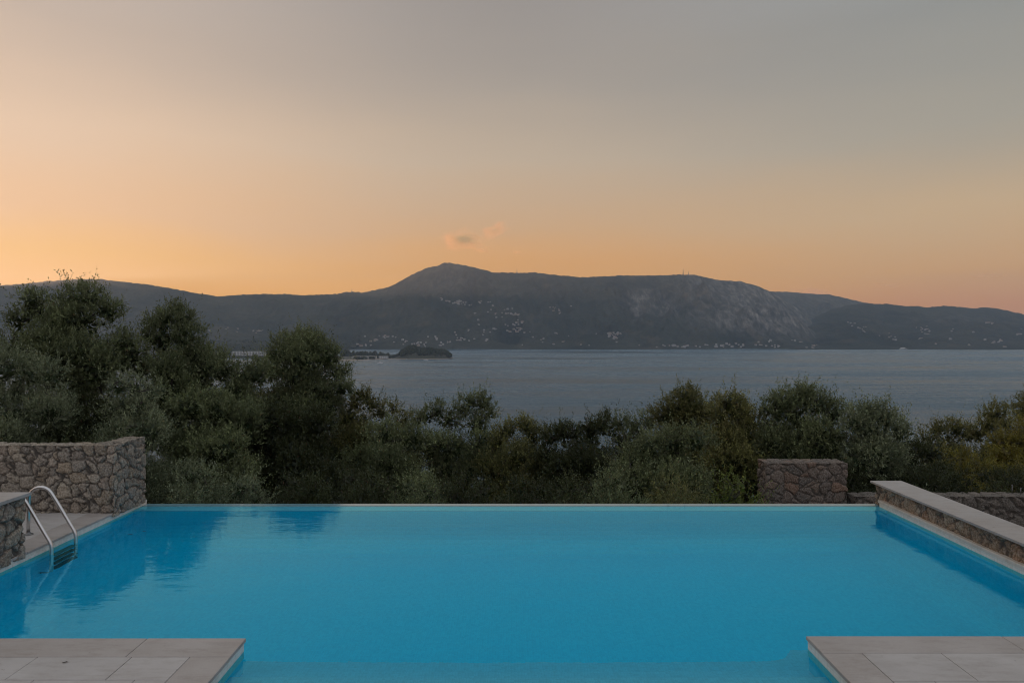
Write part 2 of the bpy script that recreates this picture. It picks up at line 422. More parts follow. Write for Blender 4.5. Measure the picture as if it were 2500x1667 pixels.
# ---- deck: coping and pavers
def slab_attr(me, rnd):
    a = me.attributes.new('slab', 'FLOAT', 'POINT')
    n = len(me.vertices); vals = np.zeros(n, np.float32)
    isl = {}
    for p in me.polygons:
        pass
    vals[:] = np.repeat([rnd.random() for _ in range(n // 12 + 1)], 12)[:n]
    a.data.foreach_set('value', vals)
def deck():
    rnd = random.Random(5)
    g = MB(); DZ = .1
    g.box(-12, XL-.03, 5.9, 10.84, -.5, DZ-.012); g.box(-12, -2.205, -3, 5.86, -.5, DZ-.0125)
    g.box(2.47, 12, -3, 5.905, -.5, DZ-.0125); g.box(-2.205, 2.47, -3, 5.10, -.5, DZ-.012)
    base = g.build('pool_deck', M['grout']); tag(base, 'grey stone paving around the pool', kind='structure')
    c = MB(); th = .028; gp = .0025
    def run_x(y0, y1, xs):
        for a, b in zip(xs[:-1], xs[1:]): c.box(a+gp, b-gp, y0, y1, DZ-th, DZ+rnd.uniform(-.0008,.0008), bev=.004)
    def run_y(x0, x1, ys):
        for a, b in zip(ys[:-1], ys[1:]): c.box(x0, x1, a+gp, b-gp, DZ-th, DZ+rnd.uniform(-.0008,.0008), bev=.004)
    run_x(5.545, 5.88, [-8.8,-7.7,-6.6,-5.5,-4.2,-2.98,-2.17])          # near left deck
    run_y(-2.478, -2.17, [1.0,2.2,3.4,4.45,5.5425])
    run_x(5.61, 5.92, [2.436,4.05,5.3,6.5,7.7,8.9])
    run_y(2.436, 2.745, [1.0,2.2,3.4,4.5,5.6075])
    run_x(4.82, 5.13, [-2.165,-1.0,.2,1.3,2.431])                       # foot of the entry
    run_y(-5.865, -5.53, [5.885,7.0,8.2,9.35,10.86])                    # left side of the pool
    me = c.mesh('coping'); slab_attr(me, rnd); link('coping', me, M['coping'], base)
    p = MB()
    def field(x0, x1, y1, y0, L, H, offs, dirx=-1):
        y = y1; r = 0
        while y > y0:
            yb = max(y-H, y0); e = x1 if dirx < 0 else x0
            o = offs[r % len(offs)]
            cuts = [e]; q = e - o if dirx < 0 else e + o
            while (q > x0 if dirx < 0 else q < x1): cuts.append(q); q += dirx*L
            cuts.append(x0 if dirx < 0 else x1)
            for a, b in zip(cuts[:-1], cuts[1:]):
                a, b = min(a, b), max(a, b)
                if b-a > .02: p.box(a+gp, b-gp, yb+gp, y-gp, DZ-th, DZ-.001+rnd.uniform(-.0008,.0008), bev=.003)
            y = yb; r += 1
    field(-8.8, -2.48, 5.5425, 1.0, .727, .365, [.45, .235, .60])
    field(2.747, 8.9, 5.6075, 1.0, .90, .45, [.62, .3, .8], 1)
    field(-8.8, -5.8675, 10.84, 5.885, .727, .365, [.5, .25, .65])
    field(-2.16, 2.43, 4.818, 1.0, .727, .365, [.5, .25])
    me = p.mesh('paving'); slab_attr(me, rnd); link('paving', me, M['paver'], base)
deck()
# thin cream lip on the right side of the pool
lip = MB().box(5.505, 5.575, 5.925, 10.75, .062, .100, bev=.004).build('edge_strip', M['lip'], pool)

# ================================================================== STONE WALLS
def stone_mesh(name, boxes, seed, cell=(.25,.25,.18), res=.015, disp=.035, palette=None):
    rs = np.random.RandomState(seed)
    Vs = []; Fs = []; Ns = []; off = 0
    for (x0, x1, y0, y1, z0, z1) in boxes:
        lo = np.array([x0,y0,z0]); hi = np.array([x1,y1,z1])
        for ax in range(3):
            for sgn in (-1, 1):
                if ax == 2 and sgn < 0: continue
                u, v = [(1,2),(2,0),(0,1)][ax]
                nu = max(2, int(round((hi[u]-lo[u])/res))); nv = max(2, int(round((hi[v]-lo[v])/res)))
                U, Vv = np.meshgrid(np.linspace(lo[u],hi[u],nu+1), np.linspace(lo[v],hi[v],nv+1), indexing='ij')
                P = np.zeros((U.size, 3)); P[:,u] = U.ravel(); P[:,v] = Vv.ravel(); P[:,ax] = hi[ax] if sgn > 0 else lo[ax]
                i = np.arange(nu)[:,None]*(nv+1) + np.arange(nv)[None,:]
                q = np.stack([i, i+nv+1, i+nv+2, i+1], -1).reshape(-1,4)
                if sgn < 0: q = q[:, ::-1]
                nn = np.zeros((U.size,3)); nn[:,ax] = sgn
                Vs.append(P); Fs.append(q+off); Ns.append(nn); off += U.size
    V = np.concatenate(Vs); Fc = np.concatenate(Fs); Nn = np.concatenate(Ns)
    key = np.round(V*2000).astype(np.int64)
    _, idx, inv = np.unique(key, axis=0, return_index=True, return_inverse=True); inv = inv.ravel()
    V2 = V[idx]; N2 = np.zeros_like(V2); np.add.at(N2, inv, Nn); N2 /= np.maximum(np.linalg.norm(N2, axis=1, keepdims=True), 1e-6)
    Fc = inv[Fc]
    q = V2 / np.array(cell)
    wv = np.stack([fbm(q[:,0]*1.7+q[:,2]*1.1+9, q[:,1]*1.7+q[:,2]*1.3, 3, seed+k) for k in range(3)], 1) - .5
    q = q + wv * .55; q[:,2] += .22*np.sin(q[:,0]*1.3+q[:,1]*1.3+seed)
    qi = np.floor(q).astype(np.int64)
    d1 = np.full(len(q), 9.); d2 = np.full(len(q), 9.); idn = np.zeros(len(q), np.int64)
    def hsh(a, k):
        v = (a[:,0]*73856093 ^ a[:,1]*19349663 ^ a[:,2]*83492791 ^ (seed*9176+k*7919)) & 0x7fffffff
        v = ((v ^ (v >> 15)) * 2246822519) & 0x7fffffff; v = ((v ^ (v >> 13)) * 3266489917) & 0x7fffffff
        return ((v ^ (v >> 16)) & 0xffff) / 65535.
    for a in (-1,0,1):
        for b in (-1,0,1):
            for c in (-1,0,1):
                ci = qi + np.array([a,b,c])
                p = ci + np.stack([hsh(ci,1), hsh(ci,2), hsh(ci,3)], 1)*.8 + .1
                d = np.linalg.norm(q - p, axis=1)
                nid = (hsh(ci,4)*60000).astype(np.int64)
                m = d < d1
                d2 = np.where(m, d1, np.minimum(d2, d)); idn = np.where(m, nid, idn); d1 = np.where(m, d, d1)
    edge = d2 - d1
    h = np.clip((edge-.02)/.30, 0, 1); h = 1-(1-h)**2.6
    hn = (idn % 977)/977.
    rough = fbm(V2[:,0]*22+V2[:,2]*9, V2[:,1]*22+V2[:,2]*23, 4, seed+50) - .5
    dd = -disp*(1-h) + (hn-.5)*disp*.5 + rough*disp*.5
    top = N2[:,2] > .5
    dd = np.where(top, dd*.6, dd)
    V2 = V2 + N2*dd[:,None]
    me = np_mesh(name, V2, Fc, True)
    pal = np.array(palette or [(.22,.20,.185),(.26,.24,.22),(.19,.175,.16),(.28,.26,.235),(.23,.20,.175),(.31,.285,.25),(.26,.225,.18),(.21,.20,.19),(.25,.235,.215),(.23,.22,.20)])
    colr = pal[(idn//7) % len(pal)] * (np.array([1.38,1.24,1.03]) if palette is None else np.array([.64,.545,.45])) * (.72+.5*((idn//13) % 100)/100.)[:,None]
    a = me.color_attributes.new('stone_col', 'FLOAT_COLOR', 'POINT')
    a.data.foreach_set('color', np.concatenate([colr, np.ones((len(colr),1))], 1).astype(np.float32).ravel())
    a = me.attributes.new('mortar', 'FLOAT', 'POINT')
    a.data.foreach_set('value', np.clip(1.5-(edge+.05*(rough*2))/.055, 0, 1).astype(np.float32))
    return me

o = link('stone_wall', stone_mesh('stone_wall', [(-8.9,-5.5,9.95,10.22,.05,1.045), (-5.79,-5.5,10.22,10.80,.05,1.05)], 3, (.185,.185,.155), .013, .036), M['stone'])
tag(o, 'waist-high L-shaped wall of rounded grey rubble behind the pool ladder', 'stone wall')
ctr = empty('stone_counter', (-5.9, 7.4, .1), 'rubble stone counter with pale slab top beside the pool ladder', 'counter')
link('base', stone_mesh('base', [(-6.9,-5.51,6.4,8.13,.05,.752)], 8, (.22,.22,.18), .013, .038), M['stone'], ctr)
MB().box(-6.95, -5.467, 6.35, 8.17, .753, .79, bev=.003).build('slab_top', M['slab'], ctr)
fx, fy = -5.86, 8.07
fit = MB(); fit.lathe((fx-.01, fy-.02, .79), [(.035,0),(.035,.004),(.012,.008),(.012,.02),(.006,.024)], 16)
fit.box(fx-.045, fx+.03, fy-.03, fy-.015, .7995, .806)
tag(fit.build('metal_fitting', M['dsteel']), 'small flat metal fitting lying on the slab of the stone counter', 'fitting')

rw = empty('capped_stone_wall', (5.74, 8, -.3), 'low rubble wall with long smooth stone cap running beside the pool', 'stone wall')
link('wall_body', stone_mesh('wall_body', [(5.555,5.92,1.5,10.93,-.3,.318)], 21, (.2,.17,.22), .016, .03,
     [(.42,.34,.25),(.50,.40,.29),(.32,.27,.22),(.52,.44,.34),(.38,.30,.21),(.56,.49,.39),(.46,.30,.18)]), M['stone'], rw)
cp = MB(); rr = random.Random(3); y = 10.95
for L in (1.9, 1.95, 2.0, 1.9, 1.9):
    cp.box(5.49, 5.965, y-L+.0015, y-.0015, .319, .348, bev=.003); y -= L
me = cp.mesh('cap'); slab_attr(me, rr); link('cap', me, M['slab'], rw)
o = link('stone_pillar', stone_mesh('stone_pillar', [(5.34,7.05,15.0,15.52,-4.2,-.117)], 33, (.25,.24,.19), .016, .034,
     [(.20,.16,.14),(.24,.19,.165),(.15,.13,.12),(.22,.18,.16),(.27,.20,.15),(.18,.15,.14),(.30,.17,.10)]), M['stone'])
tag(o, 'squat square-topped block of dark rubble rising behind the far pool edge', 'stone pillar')
o = link('low_stone_wall', stone_mesh('low_stone_wall', [(7.08,17.5,14.75,15.15,-4.2,-.755)], 41, (.33,.3,.28), .024, .055,
     [(.16,.14,.13),(.19,.165,.15),(.13,.12,.11),(.20,.18,.16)]), M['stone'])
tag(o, 'knee-high dark rubble wall behind the capped wall, below the yellowing trees', 'stone wall')
for px, y0, y1, lab in ((2471, 1185, 1203, 'taller of two thin metal stakes standing on the low rubble wall'), (2492, 1192, 1203, 'shorter of two thin metal stakes standing on the low rubble wall')):
    x, Y, z = W(px, y0, 14.95); st = MB(); st.tube([(x,Y,-.78),(x,Y,z)], .007, 8); st.lathe((x,Y,z), [(.012,0),(.012,.01),(.004,.014)], 10)
    tag(st.build('garden_stake', M['dsteel']), lab, 'stake', 'stakes on the low wall')

# ================================================================== LADDER
lad = empty('pool_ladder', (-5.6, 8.65, .1), 'curved stainless steel pool ladder hooked over the left edge', 'ladder')
def rail(Y):
    pts = [(-5.99,Y,.1),(-5.99,Y,.3),(-5.985,Y,.52)]
    for k in range(9):   # the arc over the top
        a = R(172 - k*17.5); pts.append((-5.835+.15*math.cos(a), Y, .545+.143*math.sin(a)))
    pts += [(-5.62,Y,.48),(-5.5,Y,.28),(-5.425,Y,.155),(-5.405,Y,.11),(-5.40,Y,.05),(-5.40,Y,-.3),(-5.40,Y,-.60),(-5.405,Y,-.68),(-5.44,Y,-.725),(-5.53,Y,-.74)]
    return MB().tube(pts, .0215, 16).build('rail', M['steel'], lad)
for Y in (8.43, 8.90):
    r = rail(Y)
    MB().lathe((-5.99, Y, .099), [(.055,0),(.055,.008),(.045,.014),(.026,.016),(.026,.03),(.0225,.032)], 24).build('flange', M['dsteel'], r).location = (0,0,0)
for z in (-.06, -.24, -.42, -.60):
    MB().box(-5.445, -5.365, 8.45, 8.88, z-.028, z, bev=.008).build('rung', M['dsteel'], lad)

# ================================================================== SEA, FAR SHORE
def grid_mesh(xs, ys, fn=None, z=0):
    X, Y = np.meshgrid(xs, ys, indexing='ij'); Z = np.full_like(X, z) if fn is None else fn(X, Y)
    V = np.stack([X, Y, Z], -1).reshape(-1, 3); n, m = len(xs), len(ys)
    i = np.arange(n-1)[:,None]*m + np.arange(m-1)[None,:]
    return V, np.stack([i, i+m, i+m+1, i+1], -1).reshape(-1,4)
V, Fc = grid_mesh(np.linspace(-12000,12000,25), np.linspace(120,8000,12), None, SEA)
tag(link('sea', np_mesh('sea', V, Fc), M['sea']), 'calm grey-blue bay', kind='structure')

S = 2500/2352.
def poly(pts):
    xs = np.array([(p[0]*S-CX)/F for p in pts]); ys = np.array([(HY-p[1]*S)/F for p in pts]); return xs, ys
LAY = []
def layer(pts, Rd, foot, pw, seed, amp): LAY.append((*poly(pts), Rd, foot, pw, seed, amp))
layer([(-1400,640),(-800,630),(-400,640),(-150,662),(0,655),(60,651),(110,645),(180,641),(235,641),(260,645),(340,653),(430,669),(500,680),(530,679),(560,676),(620,675),(660,675),(700,678),  # first points lie out of view: unseen ridge raised to block the low sun
       (730,677),(770,675),(790,671),(812,670),(835,672),(870,674),(905,679),(940,686),(1000,705),(1080,745),(1150,790),(1200,815)], 5200, 4050, 1.15, 3, 60)
layer([(640,730),(700,705),(760,690),(800,680),(850,668),(880,664),(910,651),(940,634),(965,622),(985,614),(1008,610),(1020,603),(1034,603),(1060,608),(1085,613),(1110,619),(1135,626),(1180,626),(1230,626),(1290,633),
       (1340,637),(1385,635),(1420,632),(1500,633),(1560,630),(1600,632),(1625,638),(1650,643),(1700,646),(1740,656),(1765,668),(1795,684),(1830,706),(1862,735),(1885,762),(1900,790),(1910,815)], 5500, 3750, 1.0, 9, 95)
layer([(1560,720),(1660,690),(1730,672),(1762,668),(1810,670),(1850,673),(1900,675),(1950,686),(2000,697),(2060,712),(2140,745),(2200,790)], 6900, 5000, 1.0, 17, 60)
layer([(1760,815),(1800,780),(1860,735),(1910,710),(1950,700),(1985,697),(2040,698),(2080,704),(2105,702),(2130,706),(2165,702),(2210,705),(2235,709),(2265,705),(2310,712),(2352,722),(2500,745),(2900,760),(3600,750)], 5600, 3620, 1.05, 25, 55)
def terrain(X, Y):
    u = X / Y; H = np.full(X.shape, SEA-6.0); who = np.zeros(X.shape, int)
    for i, (xs, ys, Rd, foot, pw, seed, amp) in enumerate(LAY):
        s = np.interp(u, xs, ys, left=ys[0], right=ys[-1])
        Rv = Rd*(1+.05*(fbm(u*6+3, u*0+seed, 3, seed)-.5)); ft = foot*(1+.035*(fbm(u*14+3, u*0+seed, 4, seed+9)-.5))
        top = CAMH + s*Rv
        p = (Y-ft)/(Rv-ft); pc = np.clip(p, 0, 1)
        prof = np.where(pc < .12, pc*.35, .042+(pc-.12)/.88*.958)
        prof = prof**pw*(1-.12*np.sin(pc*math.pi))
        base = (top-SEA+2)*prof + SEA-2
        nz = fbm(X/520., Y/700., 6, seed, True) - .5
        n2 = fbm(X/130., Y/200., 4, seed+4, True) - .5
        env = np.clip(4*pc*(1-pc), 0, 1)*np.clip((top-SEA)/350, 0, 1.2)
        h = base + amp*2.6*nz*env + amp*.9*n2*env - 26*np.clip((.50-fbm(X/260., Y/520., 4, 31, True))*5+.25, 0, 1)*env
        h = np.where(p > 1, top-(Y-Rv)*.35, h)
        h = np.where(p < 0, SEA-6, h)
        rough = (fbm(u*260, u*0+seed, 3, seed+2)-.5)*9*np.clip(1-abs(p-1)*20, 0, 1)
        h = h + rough
        who = np.where(h > H, i, who); H = np.maximum(H, h)
    # flat wooded plain at the head of the bay on the left
    ftp = 2340 + 60*fbm(u*5, u*0+2, 3, 77) + 650*np.clip((u+.34)/.03, 0, 1)
    pl = SEA + 3 + np.clip((Y-ftp)/1400, 0, 1)*16 + 6*fbm(X/200, Y/200, 3, 5)
    m = (u < -.235 + .02*fbm(Y/400, X*0, 2, 8)) & (Y > ftp)
    H = np.where(m, np.maximum(H, pl), H)
    return H, who
us = np.concatenate([np.linspace(-1.5,-.75,60)[:-1], np.linspace(-.75,.75,1150), np.linspace(.75,1.5,60)[1:]])
ys = np.concatenate([np.linspace(2280,3500,70)[:-1], np.linspace(3500,5900,230), np.linspace(5900,8000,50)[1:]])
U, YY = np.meshgrid(us, ys, indexing='ij'); XX = U*YY
HH, WHO = terrain(XX, YY)
V = np.stack([XX, YY, HH], -1).reshape(-1,3); n_, m_ = U.shape
i = np.arange(n_-1)[:,None]*m_ + np.arange(m_-1)[None,:]
Fc = np.stack([i, i+m_, i+m_+1, i+1], -1).reshape(-1,4)
zf = HH.reshape(-1)[Fc].max(1) > SEA-5.5
me = np_mesh('mountains', V, Fc[zf], True)
# bare limestone, where the photo shows it
PX = U*F+CX; PY = HY-(HH-CAMH)/YY*F
def blob(cx, cy, rx, ry): return np.clip(1.3-np.sqrt(((PX-cx)/rx)**2+((PY-cy)/ry)**2), 0, 1)
rock = np.zeros_like(U)
rock = np.maximum(rock, (WHO == 1)*np.clip((PX-1560)/250, 0, 1)*np.clip((838-PY-(np.clip(1900-PX, 0, 400)*.12))/40, 0, 1)*.85)
for b in ((1580,735,60,30,.9),(1620,752,50,22,.8),(1555,760,22,30,.7),(1090,680,80,40,.25),(1750,700,120,50,.3)):
    rock = np.maximum(rock, (WHO == 1)*blob(*b[:4])*b[4])
rock = np.maximum(rock, (WHO == 2)*.35)
rock = np.maximum(rock, (WHO == 3)*blob(2330,780,100,14)*.3)
a = me.attributes.new('rock', 'FLOAT', 'POINT'); a.data.foreach_set('value', rock.astype(np.float32).ravel())
gl = np.clip((.50-fbm(XX/260., YY/520., 4, 31, True))*5+.25, 0, 1)
a = me.attributes.new('gully', 'FLOAT', 'POINT'); a.data.foreach_set('value', gl.astype(np.float32).ravel())
tag(link('mountains', me, M['hill']), 'dark wooded mountain ridges across the bay', kind='structure')

def on_slope(px, py):
    """first point of the far terrain met by the sight line through a pixel"""
    u = (px-CX)/F; tgt = (HY-py)/F
    Yc = np.arange(2700, 6900, 6.0); Xc = np.full_like(Yc, u)*Yc
    H, _ = terrain(Xc, Yc)
    k = np.where(((H-CAMH)/Yc >= tgt) & (H > SEA))[0]
    if len(k) == 0: return None
    return Vector((Xc[k[0]], Yc[k[0]], H[k[0]]))

# ---- headland and causeway
def headland(X, Y):
    u = X/Y*F+CX
    hill = 30*np.exp(-((u-1003)/26)**2) + 22*np.exp(-((u-1052)/28)**2) + 12*np.exp(-((u-1085)/14)**2)
    yc = 2400+0*u
    spread = np.interp(u, [780,860,960,1000,1060,1095,1106], [240,200,60,110,95,50,4])
    d = np.abs(Y-yc)/np.maximum(spread, 1)
    base = np.where(d < 1, (1-d**2), -(d-1)*3)
    low = 3.5*np.clip((1106-u)/6, 0, 1)
    return SEA + np.where(d < 1, np.maximum(base, 0)**.45*(low+hill), base*4) - .6
Uh, Yh = np.meshgrid(np.linspace((740-CX)/F, (1112-CX)/F, 240), np.linspace(2050, 2760, 70), indexing='ij')
Hh = headland(Uh*Yh, Yh); V = np.stack([Uh*Yh, Yh, Hh], -1).reshape(-1,3); n_, m_ = Uh.shape
i = np.arange(n_-1)[:,None]*m_ + np.arange(m_-1)[None,:]
Fc = np.stack([i, i+m_, i+m_+1, i+1], -1).reshape(-1,4); zf = Hh.reshape(-1)[Fc].max(1) > SEA-2
def mat_shore():
    n = N('shore_earth'); P = n.pos(); z = n.n('ShaderNodeSeparateXYZ', ins={0: P}).outputs[2]
    a = n.noise(n.mapping(P, (.05,.05,.1)), 1, 5, .6)
    c = n.mix(n.rng(z, SEA+1.2, SEA+2.6), (.30,.25,.20), n.mix(a, (.03,.04,.02), (.07,.065,.045)))
    return n.pbr(c, .95)
M['shore'] = mat_shore()
tag(link('headland', np_mesh('headland', V, Fc[zf], True), M['shore']), 'low rocky headland in the bay', kind='structure')

def blobs_mesh(name, items, seed, seg=7):
    """many small clumpy crowns: items (x, y, z_base, radius, height)"""
    rs = np.random.RandomState(seed); Vs = []; Fs = []; off = 0
    bm = bmesh.new(); bmesh.ops.create_icosphere(bm, subdivisions=2, radius=1)
    B = np.array([v.co[:] for v in bm.verts]); T = np.array([[v.index for v in f.verts] for f in bm.faces]); bm.free()
    for x, y, z, r, h in items:
        P = B * (1 + (rs.rand(len(B),1)-.5)*.55)
        P = P * np.array([r, r, h/2]) + np.array([x, y, z+h*.45])
        Vs.append(P); Fs.append(T+off); off += len(B)
    return np_mesh(name, np.concatenate(Vs), np.concatenate(Fs), False)
def mat_farwood():
    n = N('far_woodland'); P = n.pos(); a = n.noise(n.mapping(P, (.12,.12,.2)), 1, 5, .7)
    return n.pbr(n.mix(n.rng(a,.3,.7), (.014,.020,.012), (.05,.055,.03)), .95, Specular_IOR_Level=.05)
M['farwood'] = mat_farwood()
rs = np.random.RandomState(4); its = []
for _ in range(950):
    u = rs.uniform(862, 1102); u = u if rs.rand() < .25 else rs.uniform(980, 1100)
    sp = np.interp(u, [780,860,960,1000,1060,1095,1106], [240,200,60,110,95,50,4])
    Y = 2400 + rs.uniform(-.88, .9)*sp; X = (u-CX)/F*Y
    z = float(headland(np.array([X]), np.array([Y]))[0]); r = rs.uniform(3, 7)
    if u > 1060 and Y < 2400-sp*.55 and rs.rand() < .6: continue     # the pale cliff at the tip
    its.append((X, Y, z-.5, r, rs.uniform(6, 13) if u > 975 else rs.uniform(4, 9)))
tag(link('headland_woodland', blobs_mesh('headland_woodland', its, 5), M['farwood']), 'dense dark woodland covering the headland', kind='stuff')
its = []
for _ in range(1500):
    px = rs.uniform(430, 880); Y = rs.uniform(2480, 4100); X = (px-CX)/F*Y
    H, _w = terrain(np.array([X]), np.array([Y]))
    if H[0] < SEA+1.5: continue
    its.append((X, Y, H[0]-1, rs.uniform(5, 11), rs.uniform(7, 14)))
for _ in range(140):     # tree line on the causeway
    px = rs.uniform(830, 950); Y = 2560+rs.uniform(-30, 30); X = (px-CX)/F*Y
    its.append((X, Y, SEA+2, rs.uniform(3, 5.5), rs.uniform(9, 20)*(1.0 if px < 930 else .7)))
tag(link('plain_woodland', blobs_mesh('plain_woodland', its, 6), M['farwood']), 'dark tree belts on the plain at the head of the bay', kind='stuff')

# ---- houses on the slopes
def house_mesh(kind, wall, roof):
    b = MB()
    def blk(x0, x1, y0, y1, h, gable):
        b.box(x0, x1, y0, y1, -4, h, 0)
        e = .6
        if gable == 'x':
            ym = (y0+y1)/2; z = h+(y1-y0)*.2
            b.quad((x0-e,y0-e,h+.02),(x1+e,y0-e,h+.02),(x1+e,ym,z),(x0-e,ym,z),1); b.quad((x0-e,ym,z),(x1+e,ym,z),(x1+e,y1+e,h+.02),(x0-e,y1+e,h+.02),1)
            b.tri((x0,y0,h),(x0,y1,h),(x0,ym,z-.3),0); b.tri((x1,y0,h),(x1,ym,z-.3),(x1,y1,h),0)
        elif gable == 'hip':
            xm0, xm1, ym = x0+(y1-y0)/2, x1-(y1-y0)/2, (y0+y1)/2; z = h+(y1-y0)*.2
            A, B_, C_, D = (x0-e,y0-e,h+.02),(x1+e,y0-e,h+.02),(x1+e,y1+e,h+.02),(x0-e,y1+e,h+.02); E, G = (xm0,ym,z),(xm1,ym,z)
            b.quad(A,B_,G,E,1); b.quad(C_,D,E,G,1); b.tri(B_,C_,G,1); b.tri(D,A,E,1)
        else: b.box(x0-.3, x1+.3, y0-.3, y1+.3, h, h+.5, 0)
        for fl in range(int(h//3)):    # window openings, set 5 cm proud as dark shutters
            z = .9+fl*3; x = x0+1.2
            while x < x1-2: b.box(x, x+1.1, y0-.06, y0-.01, z, z+1.4, 2); x += 3.0
    if kind == 0: blk(-7,7,-5,5,6.5,'x')
    if kind == 1: blk(-9,9,-5,5,6.5,'hip')
    if kind == 2: blk(-6,6,-5,5,7,'hip'); blk(6.02,12,-3.5,4,4,'x')
    if kind == 3: blk(-10,10,-5,5,9.5,None); blk(-6,3,-4,4,12,None)
    if kind == 4: blk(-5,5,-4.5,4.5,5,'x')
    if kind == 5: blk(-14,14,-5,5,6.2,'x')
    me = b.mesh('house')
    for m in (wall, roof, M['glassdark']): me.materials.append(m)
    return me
HM = [house_mesh(0,M['white'],M['roof']), house_mesh(1,M['cream'],M['roof']), house_mesh(2,M['white'],M['roof']), house_mesh(3,M['white'],M['white']),
      house_mesh(4,M['white'],M['roof']), house_mesh(5,M['cream'],M['roof']), house_mesh(0,M['white'],M['white'])]
hr = random.Random(12)
CL = [  # x0,x1,y0,y1,count,slant, label, group
 (1074,1117,731,745,12,1,'tiny pale house in the tight diagonal row at the upper left of the high village','houses in the diagonal row of the high village'),
 (1117,1210,735,748,20,0,'tiny pale house in the level upper streets of the high village','houses in the upper streets of the high village'),
 (1150,1275,750,776,22,0,'tiny pale house just below the high village','houses below the high village'),
 (1160,1275,778,812,20,0,'tiny pale house scattered mid slope between high village and shore','scattered houses mid slope below the village'),
 (1110,1190,805,836,14,0,'tiny pale house low on the slope above the headland tip','houses above the headland tip'),
 (1068,1130,824,846,12,-1,'tiny pale house near the shore just right of the headland wood','houses by the shore beyond the headland'),
 (860,1066,822,847,40,0,'tiny pale house of the bayside town behind the wooded headland','houses of the town behind the headland'),
 (1320,1402,745,776,10,0,'tiny pale house in the lone hamlet high on the central slope','houses in the lone hamlet'),
 (1230,1335,786,838,14,1,'tiny pale house on the falling spur right of the high village','houses on the falling spur'),
 (1335,1565,806,847,32,0,'tiny pale house along the central shore opposite the sailing boat','houses along the central shore'),
 (1590,1905,829,850,44,2,'tiny white house of the resort village under the grey cliff','houses of the resort village under the cliff'),
 (1930,2012,832,850,8,0,'tiny pale house at the foot of the cliff, beyond the resort village','houses at the foot of the cliff'),
 (2050,2205,786,832,18,1,'tiny pale house on the spur right of the cliff','houses on the spur beside the cliff'),
 (2230,2330,790,846,20,0,'tiny pale house in the hill village left of the far right slopes','houses in the hill village on the right'),
 (2335,2498,786,850,24,0,'tiny pale house scattered over the far right slopes','houses scattered over the far right slopes'),
 (508,660,797,818,12,0,'tiny pale house on the hazy slope behind the white hotel','houses on the slope behind the hotel')]
first = {}
for x0,x1,y0,y1,cnt,sl,lab,grp in CL:
    pts = []; tries = 0
    while len(pts) < cnt and tries < cnt*30:
        tries += 1
        t = hr.random(); px = x0+(x1-x0)*t
        if sl == 1: py = y0+(y1-y0)*t + hr.uniform(-1,1)*max(2,(y1-y0)*.16)
        elif sl == -1: py = y1-(y1-y0)*t*.7 - hr.uniform(0,1)*(y1-y0)*.3
        elif sl == 2:
            hgt = 5+ (y1-y0-5)*math.exp(-((px-1860)/32)**2) + 4*math.exp(-((px-1790)/60)**2); py = y1-1-hr.random()*hgt
        else: py = hr.uniform(y0, y1)
        if pts and sl == 0 and hr.random() < .68:      # houses gather in hamlets
            a_, b_ = hr.choice(pts); px = min(max(a_+hr.gauss(0, 7), x0), x1); py = min(max(b_+hr.gauss(0, 2.6), y0), y1)
        if any(abs(px-a)+abs(py-b)*1.5 < 2.8 for a, b in pts): continue
        P = on_slope(px, py)
        if P is None: continue
        pts.append((px, py))
        k = hr.choices(range(7), (6,3,4,2,6,2,4))[0]
        if sl == 2: k = hr.choice((0,3,6,6,4))
        o = bpy.data.objects.new('house', HM[k]); COL.objects.link(o)
        o.location = P + Vector((0,0,1.5)); o.rotation_euler = (0,0,hr.uniform(-.5,.5)); s_ = hr.uniform(.45,.8); o.scale = (s_,s_,s_)
        tag(o, lab, 'house', grp)

# ---- hotel and beach buildings
def storeyed(name, loc, w, d, fl, label, cat, bays, wall):
    e = empty(name, loc, label, cat)
    b = MB(); x, y, z = loc; H = fl*3.2
    b.box(x-w/2, x+w/2, y+2, y+d, z-4, z+H+.5); b.build('wall', wall, e)
    s_ = MB()
    for k in range(fl+1): s_.box(x-w/2-.3, x+w/2+.3, y, y+1.998, z+k*3.2-.15, z+k*3.2+.95 if k < fl else z+k*3.2+.4)
    for k in range(bays+1):
        xx = x-w/2+w*k/bays; s_.box(xx-.15, xx+.15, y+.25, y+1.99, z-.1, z+H-.2)
    s_.build('balconies', M['hotel'], e)
    g = MB()
    for k in range(fl):
        for q in range(bays):
            xx = x-w/2+w*(q+.5)/bays; g.box(xx-w/bays*.35, xx+w/bays*.35, y+1.9, y+1.995, z+k*3.2+.96, z+k*3.2+2.7)
    g.build('windows', M['glassdark'], e)
    return e
Yh_ = 2440
x_, _, _ = W(606, 874, Yh_)
storeyed('hotel', (x_, Yh_, SEA+2.2), 112, 16, 6, 'long white hotel with rows of balconies on the bay shore between the olive trees', 'hotel', 22, M['hotel'])
for px, w, lab in ((872, 26, 'long low beach building at the left end of the causeway'), (902, 34, 'long low beach building in the middle of the causeway'), (936, 22, 'short low beach building nearest the headland wood')):
    x_, Y_, _ = W(px, 870, 2310)
    storeyed('beach_building', (x_, Y_, SEA+3.2), w*1.33, 9, 2, lab, 'building', max(4, w//4), M['cream'])

